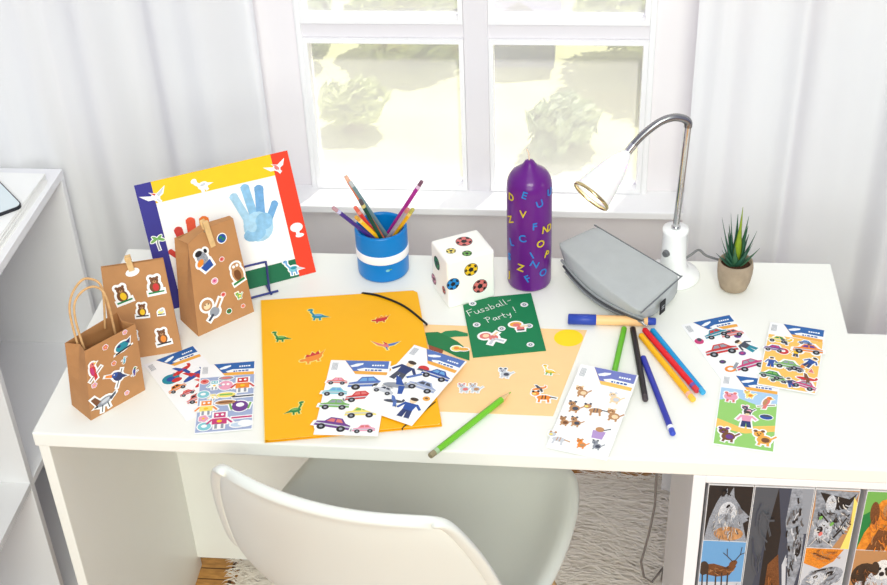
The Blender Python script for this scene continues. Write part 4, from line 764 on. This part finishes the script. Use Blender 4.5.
def pencil(label,a,b,r,col,group,end=None,ring=None,point=None,cat='pencil',name='pencil',plug=None,hexa=True):
    "a = visible end (cap end), b = other end"
    a,b=V(a),V(b); d=(b-a).normalized(); L=(b-a).length
    t=thing(name,label,cat,a,group=group); n=6 if hexa else 16
    e0=0
    if end:
        m=MB(); m.tube([a,a+d*.001,a+d*.009],[r*.86,r*.95,r*.95],14); m.build('end_cap',cols(end),t); e0=.009
    if ring:
        m=MB(); m.tube([a+d*e0,a+d*(e0+.006)],r*1.03,16); m.build('ring',cols(ring) if ring!='chrome' else chrome,t); e0+=.006
    e1=L-(.020 if point else (.004 if plug else 0))
    m=MB(); m.tube([a+d*e0,a+d*e1],r,n); o=m.build('barrel',cols(col),t)
    if hexa:
        for p in o.data.polygons: p.use_smooth=False
    if point:
        m=MB(); m.tube([a+d*(e1-.0002),a+d*(L-.005)],[r*.98,r*.32],12); m.build('sharpened_wood',tipw,t)
        m=MB(); m.tube([a+d*(L-.0052),a+d*L],[r*.32,.0003],10); m.build('lead',cols(point),t)
    if plug:
        m=MB(); m.tube([a+d*(e1-.0005),a+d*(L-.001),a+d*L],[r*.55,r*.5,r*.25],12); m.build('nib',cols(plug),t)
    return t
def cuppencil(tip,M_,col,label,end,ring,bot,r=.0033):
    Bz=at(bot[0],bot[1],H+.012); w=V((Bz.x-pc.x,Bz.y-pc.y)); 
    if w.length>.033: w=w.normalized()*.033
    B=V((pc.x+w.x,pc.y+w.y,H+.0095)); best=None
    for k in range(60):
        T=at(tip[0],tip[1],.33+.0035*k,1); d=(T-B)
        if d.z<.02: continue
        s=(H+pch-B.z)/d.z; X=B+d*s; rad=(V((X.x,X.y))-pc).length
        # radial clearance all along below the rim
        if rad<prr-.0105 and (T-B).length<.185:
            q=abs((T-B).length-.165)
            if best is None or q<best[0]: best=(q,T)
    if best is None:
        T=at(tip[0],tip[1],.41,1)
        d=T-B; s=(H+pch-B.z)/d.z; X=B+d*s; rv=V((X.x,X.y))-pc
        X=V((pc.x,pc.y,X.z))+V((rv.x,rv.y,0)).normalized()*(prr-.0095)
        d2=(T-X).normalized(); k=0
        B=X
        while True:
            Q=B-d2*.002
            if (V((Q.x,Q.y))-pc).length>prr-.0095 and k>6 or Q.z<H+.01 or k>70: break
            B=Q; k+=1
    else: T=best[1]
    return pencil(label,T,B,r,col,'pencils standing in the blue cup',end,ring,None)
cuppencil((333,207.5),(367,233),(70,48,140),'dark violet pencil at the far left of the blue cup',(190,150,160),(200,200,235),(407,262))
cuppencil((345.5,176),(385,236),(236,130,84),'orange pencil, the tallest in the blue cup',(232,180,150),(236,150,110),(398,262))
cuppencil((350,182),(384,232),(120,150,156),'grey-green pencil right behind the orange one in the blue cup',(190,196,196),None,(402,256))
cuppencil((360,200),(385,235),(8,74,62),'dark green pencil in the blue cup',(90,80,84),(214,200,130),(398,268))
cuppencil((355,207),(383,234),(222,52,50),'red pencil in the blue cup',(230,110,90),(240,160,150),(402,268))
cuppencil((356,217),(383,239),(252,196,10),'yellow pencil leaning left in the blue cup',(214,160,60),(252,220,120),(402,258))
cuppencil((422,181),(390,229),(170,36,140),'magenta pencil leaning right in the blue cup',(120,80,100),(222,190,214),(372,257))
cuppencil((408,209),(387,236),(168,160,172),'silver grey pencil in the blue cup',(200,130,120),None,(374,257))
cuppencil((413,209),(391,237),(246,182,30),'yellow pencil leaning right in the blue cup',(190,180,90),(246,214,120),(378,260))
# ================================================================ pens on the desk
G_='pens and pencils lying on the desk'
def lay(p,r): return at(p[0],p[1],H+r+.0004)
pencil('bright green pencil at the desk front edge, its tip on the orange paper',lay((430,456),.0045),lay((511,392.5),.0045)+V((0,0,.0008)),.0043,(110,190,40),G_,(150,140,110),(170,200,160),point=(120,190,40))
pencil('short green felt pen half under the sheet of cats and dogs',lay((612.5,380),.0044),lay((624.5,327),.0044),.0042,(104,186,44),G_,plug=(60,110,50),cat='felt pen',name='felt_pen',hexa=False)
pencil('black felt pen between the green and the blue pen',lay((645.5,400),.0045),lay((632.5,327),.0045),.0043,(40,34,38),G_,(70,62,66),plug=(20,18,20),cat='felt pen',name='felt_pen',hexa=False)
pencil('dark blue felt pen with a white ring, pointing to the desk front',lay((673,434),.0046),lay((642.5,356),.0046),.0043,(44,54,166),G_,(60,80,190),(240,240,248),plug=(40,40,120),cat='felt pen',name='felt_pen',hexa=False)
pencil('yellow felt pen beside the red one',lay((693.5,400),.0046),lay((640,334),.0046),.0045,(252,184,14),G_,(252,200,70),(244,184,160),plug=(220,150,20),cat='felt pen',name='felt_pen',hexa=False)
pencil('red felt pen between the yellow and the light blue one',lay((697.5,391),.0046),lay((643.5,328.5),.0046),.0044,(226,34,44),G_,(214,60,70),(120,90,170),plug=(180,30,40),cat='felt pen',name='felt_pen',hexa=False)
pencil('light blue felt pen, rightmost of the row of three',lay((703.5,393),.0046),lay((651.5,329),.0046),.0043,(18,150,212),G_,(60,170,220),plug=(30,100,160),cat='felt pen',name='felt_pen',hexa=False)
# big marker
r=.0080; a=lay((568,319),r); b=lay((656,321.5),r); d=(b-a).normalized(); L=(b-a).length
t=thing('marker','thick blue-capped marker with an apricot body, lying below the grey pencil case','marker',a,group=None)
mb_=cols((44,70,170))
m=MB(); m.tube([a,a+d*.001,a+d*.041,a+d*.0415],[r*.8,r,r,r*.94],20); m.build('cap',mb_,t)
m=MB(); m.tube([a+d*.0415,a+d*(L-.014),a+d*(L-.012)],[r*.93,r*.93,r*.8],20); m.build('barrel',mat('apricot plastic',(250,200,140),.4,var=.02,scale=40),t)
m=MB(); m.tube([a+d*(L-.012),a+d*(L-.001),a+d*L],[r*.72,r*.7,r*.5],16); m.build('end_plug',mb_,t)
# ================================================================ pencil case
t=thing('pencil_case','soft grey zip pencil case lying in front of the desk lamp','pencil case',(.80,.36,H))
gry=mat('grey fabric',(184,188,188),.7,var=.03,scale=40,bump=.25,bscale=500)
gry2=mat('grey zip tape',(150,154,156),.75,var=.1,scale=300,bump=.2,bscale=700)
A0,B0=at(573,258,H+.035),at(678,300,H+.035)
secs=[]
def sec(front_b,front_t,back_t,back_b): return [V(front_b),V(front_t),V(back_t),V(back_b)]
fl_b,fl_t,bl_t,bl_b=at(568,277,H+.008),at(555,242,H+.053),at(595,224.5,H+.057),V((.772,.475,H+.004))
fr_b,fr_t,br_t,br_b=at(644,326,H+.004),at(641,313,H+.041),at(682,276,H+.044),at(680,297,H+.002)
N1=10; P=[]
for i in range(N1+1):
    s=i/N1; bul=math.sin(PI*s)
    fb=fl_b.lerp(fr_b,s); ft=fl_t.lerp(fr_t,s); bt=bl_t.lerp(br_t,s); bb=bl_b.lerp(br_b,s)
    outw=((fb-bb)*V((1,1,0))).normalized(); fb=fb+outw*.012*bul; fb.z=H+.0012+.006*(1-bul); ft=ft+outw*.004*bul+V((0,0,-.001*bul)); bt=bt+V((0,0,.000*bul)); bb=bb-outw*.002*bul; bb.z=H+.0012
    mid=(ft+bt)/2+V((0,0,.004*bul)); fm=(fb+ft)/2+outw*.007*bul; bm_=(bb+bt)/2-outw*.004*bul; bo=(fb+bb)/2; bo.z=H+.001
    P.append([fb,fm,ft.lerp(fm,.12),ft,ft.lerp(bt,.05),mid,ft.lerp(bt,.95),bt,bt.lerp(bm_,.12),bm_,bb,bo,fb])
m=MB(); m.grid(P,0,True)
for side,row in ((0,P[0]),(1,P[-1])):
    c=cent(row[:-1])+((P[0][5]-P[-1][5]).normalized()*(.004 if side==0 else -.004)); n=len(row)-1
    m.add(row[:-1]+[c],[((i+1)%n,i,n) if side==0 else (i,(i+1)%n,n) for i in range(n)],0,True)
o=m.build('case_body',gry,t,merge=True,subd=1)
# seams
seam=mat('seam piping',(112,116,120),.7)
def ev(i,k,up=.0006): return P[i][k]+V((0,0,up))
m=MB(); m.tube(catmull([P[i][7].lerp(P[i][6],.3)+V((0,0,-.0005)) for i in range(N1+1)],3),.0012,6); m.build('seam',seam,t)
m=MB(); m.tube(catmull([P[-1][3],P[-1][4],P[-1][5],P[-1][6],P[-1][7]],3),.001,6); m.build('seam',seam,t)
outv=((P[5][0]-P[5][10])*V((1,1,0))).normalized()
def zipc(k,off): return [P[i][0].lerp(P[i][1],k)+outv*off+V((0,0,.001)) for i in range(0,N1+1)]
for k,rad,nm,mt in ((.95,.0022,'zip_tape',gry2),(.62,.0026,'zip_teeth',mat('dark zip',(96,98,102),.4,metal=.5,bump=.6,bscale=900)),(.3,.0022,'zip_tape',gry2)):
    m=MB(); m.tube(catmull(zipc(k,.0004),3),rad,8); m.build(nm,mt,t)
p0=P[-1][0].lerp(P[-1][1],.62)+outv*.004; m=MB(); m.tube([p0,p0+V((.004,-.004,-.002)),p0+V((.010,-.007,-.003))],[.0022,.0014,.001],8); m.build('zip_pull',chrome,t)
# black side tag
pa=P[-1]; Ft=Frame((pa[1]+pa[9])/2+V((.005,-.003,.004)),(pa[9]-pa[3])*V((1,1,0)),(0,0,1))
m=MB(); m.add(slab(Ft,-.022,-.010,-.008,.012,.003,.0044),BF); tg_=m.build('side_tag',mat('black fabric tag',(26,26,28),.6),t)
decal('tag_print',[('l',[(-.3,-.3),(.3,-.2)],.12,'s'),('l',[(-.3,.1),(.3,.2)],.12,'s')],tg_,Ft,-.015,.001,.010,0,0,.0046)
# ================================================================ lamp
lc=V((.8815,.4185)); ML=Matrix.Translation((lc.x,lc.y,H))
t=thing('desk_lamp','small white desk lamp with a chrome gooseneck bent to the left','lamp',(lc.x,lc.y,H))
lw=mat('lamp white plastic',(250,251,250),.25,var=.004,scale=20,coat=.3)
m=MB(); m.lathe([(0,.0004),(.041,.0004),(.0425,.003),(.040,.007),(.028,.012),(.0215,.017),(.0195,.03),(.0185,.080),(.0200,.0845),(.019,.088),(.0,.0885)],40,ML); m.build('base',lw,t,merge=True)
kd=(at(668,257,H+.05)-V((lc.x,lc.y,H+.05))); ka=V((-.62,-.78,0)); kp=V((lc.x,lc.y,H+.052))+ka*.0192
m=MB(); m.tube([kp,kp+ka*.003,kp+ka*.0055],[.0058,.0058,.0048],16); m.build('switch_knob',mat('grey knob',(120,122,124),.35,metal=.4),t)
pl=lc.y; top=at(688,127,pl,1); foot=V((lc.x,lc.y,H+.087))
m=MB(); m.tube([foot,top],.0052,14); pole_=m.build('pole',chrome,t)
m=MB(); m.tube([foot,foot+V((0,0,.004))],.0072,14); m.build('pole_collar',chrome,pole_)
gp=[top,at(688,122,pl,1),at(683,118.5,pl-.002,1),at(673,117.5,pl-.005,1),at(660,122,pl-.010,1),at(645,133,pl-.016,1),at(635,143,pl-.02,1),at(629,150.5,pl-.023,1)]
gp=catmull(gp,14); rs=[.0054+.0006*(i%2) for i in range(len(gp))]
m=MB(); m.tube(gp,rs,12); m.build('gooseneck',mat('gooseneck chrome',(150,150,152),.22,metal=1),t)
tipd=(gp[-1]-gp[-3]).normalized()
m=MB(); m.tube([gp[-1]-tipd*.012,gp[-1]+tipd*.004],.0062,14); m.build('neck_sleeve',chrome,t)
neck=gp[-1]+tipd*.003; ringc=at(590.5,197,pl-.072,1); ax=(ringc-neck).normalized(); hl=(ringc-neck).length
MS=Matrix.Translation(neck)@ax.to_track_quat('Z','Y').to_matrix().to_4x4()
m=MB(); m.lathe([(.0,0),(.006,0),(.0085,.004),(.013,.016),(.019,.032),(.024,.055),(.0285,hl-.006),(.0300,hl-.004),(.0288,hl-.004),(.0272,hl-.008),(.0225,.054),(.017,.030),(.012,.014),(0,.012)],36,MS)
shade=mat('white lamp shade',(253,254,252),.3,var=.004,scale=20,sub=.3); shd=m.build('shade',shade,t,merge=True)
m=MB(); m.lathe([(.0300,hl-.004),(.0308,hl-.0035),(.0308,hl+.0005),(.0300,hl+.001),(.0290,hl+.0005),(.0290,hl-.0035)],40,MS,closed=True); m.build('shade_ring',mat('brass chrome ring',(208,190,140),.15,metal=1,var=.1,scale=60),shd)
m=MB(); m.lathe([(0,.018),(.008,.018),(.010,.03),(.013,.044),(.010,.056),(0,.060)],20,MS)
bulb=bpy.data.materials.new('lit bulb'); bulb.use_nodes=True; bb_=bulb.node_tree.nodes['Principled BSDF']; bb_.inputs['Emission Color'].default_value=(1,.96,.9,1); bb_.inputs['Emission Strength'].default_value=6
m.build('bulb',bulb,shd,merge=True)
cb=V((lc.x+.018,lc.y+.004,H+.030)); cpts=[cb,cb+V((.010,.001,.008)),at(699,250,H+.036),at(707,256,H+.020),V((.965,.452,H+.006)),V((.975,.470,H-.012)),V((.98,.475,H-.2))]
m=MB(); m.tube(catmull(cpts,5),.0020,8); m.build('power_cord',mat('grey cord',(120,122,122),.45),t)
# ================================================================ succulent
pp=V((.9725,.3915)); MP=Matrix.Translation((pp.x,pp.y,H))
t=thing('potted_succulent','small spiky green succulent in a round stone-coloured pot','plant',(pp.x,pp.y,H))
m=MB(); m.lathe([(0,.0004),(.017,.0004),(.0205,.003),(.0245,.016),(.0265,.030),(.0268,.040),(.0255,.0485),(.0240,.050),(.0228,.0485),(.0225,.040),(0,.040)],36,MP); m.build('pot',mat('stone pot',(166,148,126),.85,var=.14,scale=60,bump=.5,bscale=220,detail=8),t,merge=True); pot_=COL.objects[-1]
m=MB(); rr=random.Random(2)
prof_=[(0,.0435),(.008,.0432),(.016,.0425),(.0226,.041)]; m.lathe(prof_,24,MP); 
m.v=[p+V((0,0,rr.uniform(-.0008,.0012))) for p in m.v]; m.build('soil',mat('dark soil',(78,48,32),.95,var=.3,scale=300),pot_)
lg=[mat('succulent green',(44,92,70),.45,var=.12,scale=70),mat('succulent light green',(136,160,40),.45,var=.2,scale=70),mat('succulent mid green',(62,108,76),.45,var=.12,scale=70)]
base=V((pp.x,pp.y,H+.042))
leaves=[]  # tip px, depth offset y
tips=[(743,207,-.006,1),(731,213,.004,0),(722,217,.004,0),(749,216,.006,2),(729,224,.012,0),(757,231,.0,0),(721,237,-.006,0),(760,248,-.004,2),(716,253,-.006,0),(749,234,.010,0),(737,222,.012,2),(741,230,-.004,2),(726,240,-.014,0),(753,243,-.012,0),(735,246,-.022,2),(722,250,-.018,0),(747,250,-.022,0),(738,214,.008,0),(728,232,.02,2),(748,226,.02,0)]
for i,(px,py,dy,k) in enumerate(tips):
    T=at(px,py,pp.y+dy,1); d=T-base; hd=V((d.x,d.y,0)); st=base+hd*.10+V((0,0,-.002)); L=(T-st).length
    ctrl=st+hd*.45+V((0,0,d.z*.38)); w0=.0060+.0010*(L<.04)
    m=MB(); n=9; pts=[st*(1-s)**2+ctrl*2*s*(1-s)+T*s*s for s in [j/n for j in range(n+1)]]
    side=(hd.normalized().cross(V((0,0,1))) if hd.length>1e-4 else V((1,0,0)))
    rows=[]
    for j,p in enumerate(pts):
        s=j/n; ww=w0*(1-s**1.6)*(.75+.5*math.sin(PI*min(1,s*1.3+.1)))+.0003; tn=(pts[min(j+1,n)]-pts[max(j-1,0)]).normalized(); nn=side.cross(tn).normalized()
        if nn.z<0 and False: nn=-nn
        th=ww*.38
        rows.append([p-side*ww,p-side*ww*.5+nn*th*.2,p+nn*th*.0,p+side*ww*.5+nn*th*.2,p+side*ww,p+side*ww*.5-nn*th,p-nn*th*1.3,p-side*ww*.5-nn*th,p-side*ww])
    m.grid(rows); m.build('leaf',lg[k],t,merge=True)
# ================================================================ light
wd=bpy.data.worlds.new('world'); S.world=wd; wd.use_nodes=True; bg=wd.node_tree.nodes['Background']
wn=wd.node_tree; tc=wn.nodes.new('ShaderNodeTexCoord'); sp=wn.nodes.new('ShaderNodeSeparateXYZ'); cr_=wn.nodes.new('ShaderNodeValToRGB'); mr=wn.nodes.new('ShaderNodeMapRange')
wn.links.new(tc.outputs['Generated'],sp.inputs[0]); wn.links.new(sp.outputs['Z'],mr.inputs['Value']); mr.inputs['From Min'].default_value=-1; wn.links.new(mr.outputs[0],cr_.inputs['Fac']); wn.links.new(cr_.outputs[0],bg.inputs['Color'])
els=cr_.color_ramp.elements; els[0].position=.40; els[0].color=(.36,.36,.42,1); els[1].position=.95; els[1].color=(.84,.85,.98,1)
e_=els.new(.55); e_.color=(.68,.68,.91,1)
bg.inputs['Strength'].default_value=.72
def area(name,loc,target,sx,sy,power,col=(1,1,1)):
    l=bpy.data.lights.new(name,'AREA'); l.shape='RECTANGLE'; l.size=sx; l.size_y=sy; l.energy=power; l.color=col
    o=bpy.data.objects.new(name,l); COL.objects.link(o); o.location=loc; o.rotation_euler=(V(target)-V(loc)).to_track_quat('-Z','Y').to_euler(); return o
area('ceiling_softbox',(.85,-.75,2.9),(.5,.25,.74),1.3,1.3,7,(.96,1,.85))
area('room_light',(1.1,-3.3,3.2),(.5,.5,.72),2.0,1.2,104,(.955,1,.85))
area('low_fill_light',(.9,-3.6,1.5),(.5,.5,.6),2.0,1.0,27,(.97,1,.88))  # unseen fill added low in front, brightens rug and chair under the desk
su=bpy.data.lights.new('sun','SUN'); su.energy=4.2; su.angle=math.radians(3); su.color=(1,.97,.86)
so=bpy.data.objects.new('sun',su); COL.objects.link(so); so.rotation_euler=V((-.2,-.40,-1.05)).to_track_quat('-Z','Y').to_euler()
S.view_settings.view_transform='Standard'; S.view_settings.look='None'; S.view_settings.gamma=1; S.view_settings.exposure=-.02
try: S.view_settings.use_curve_mapping=False
except Exception: pass
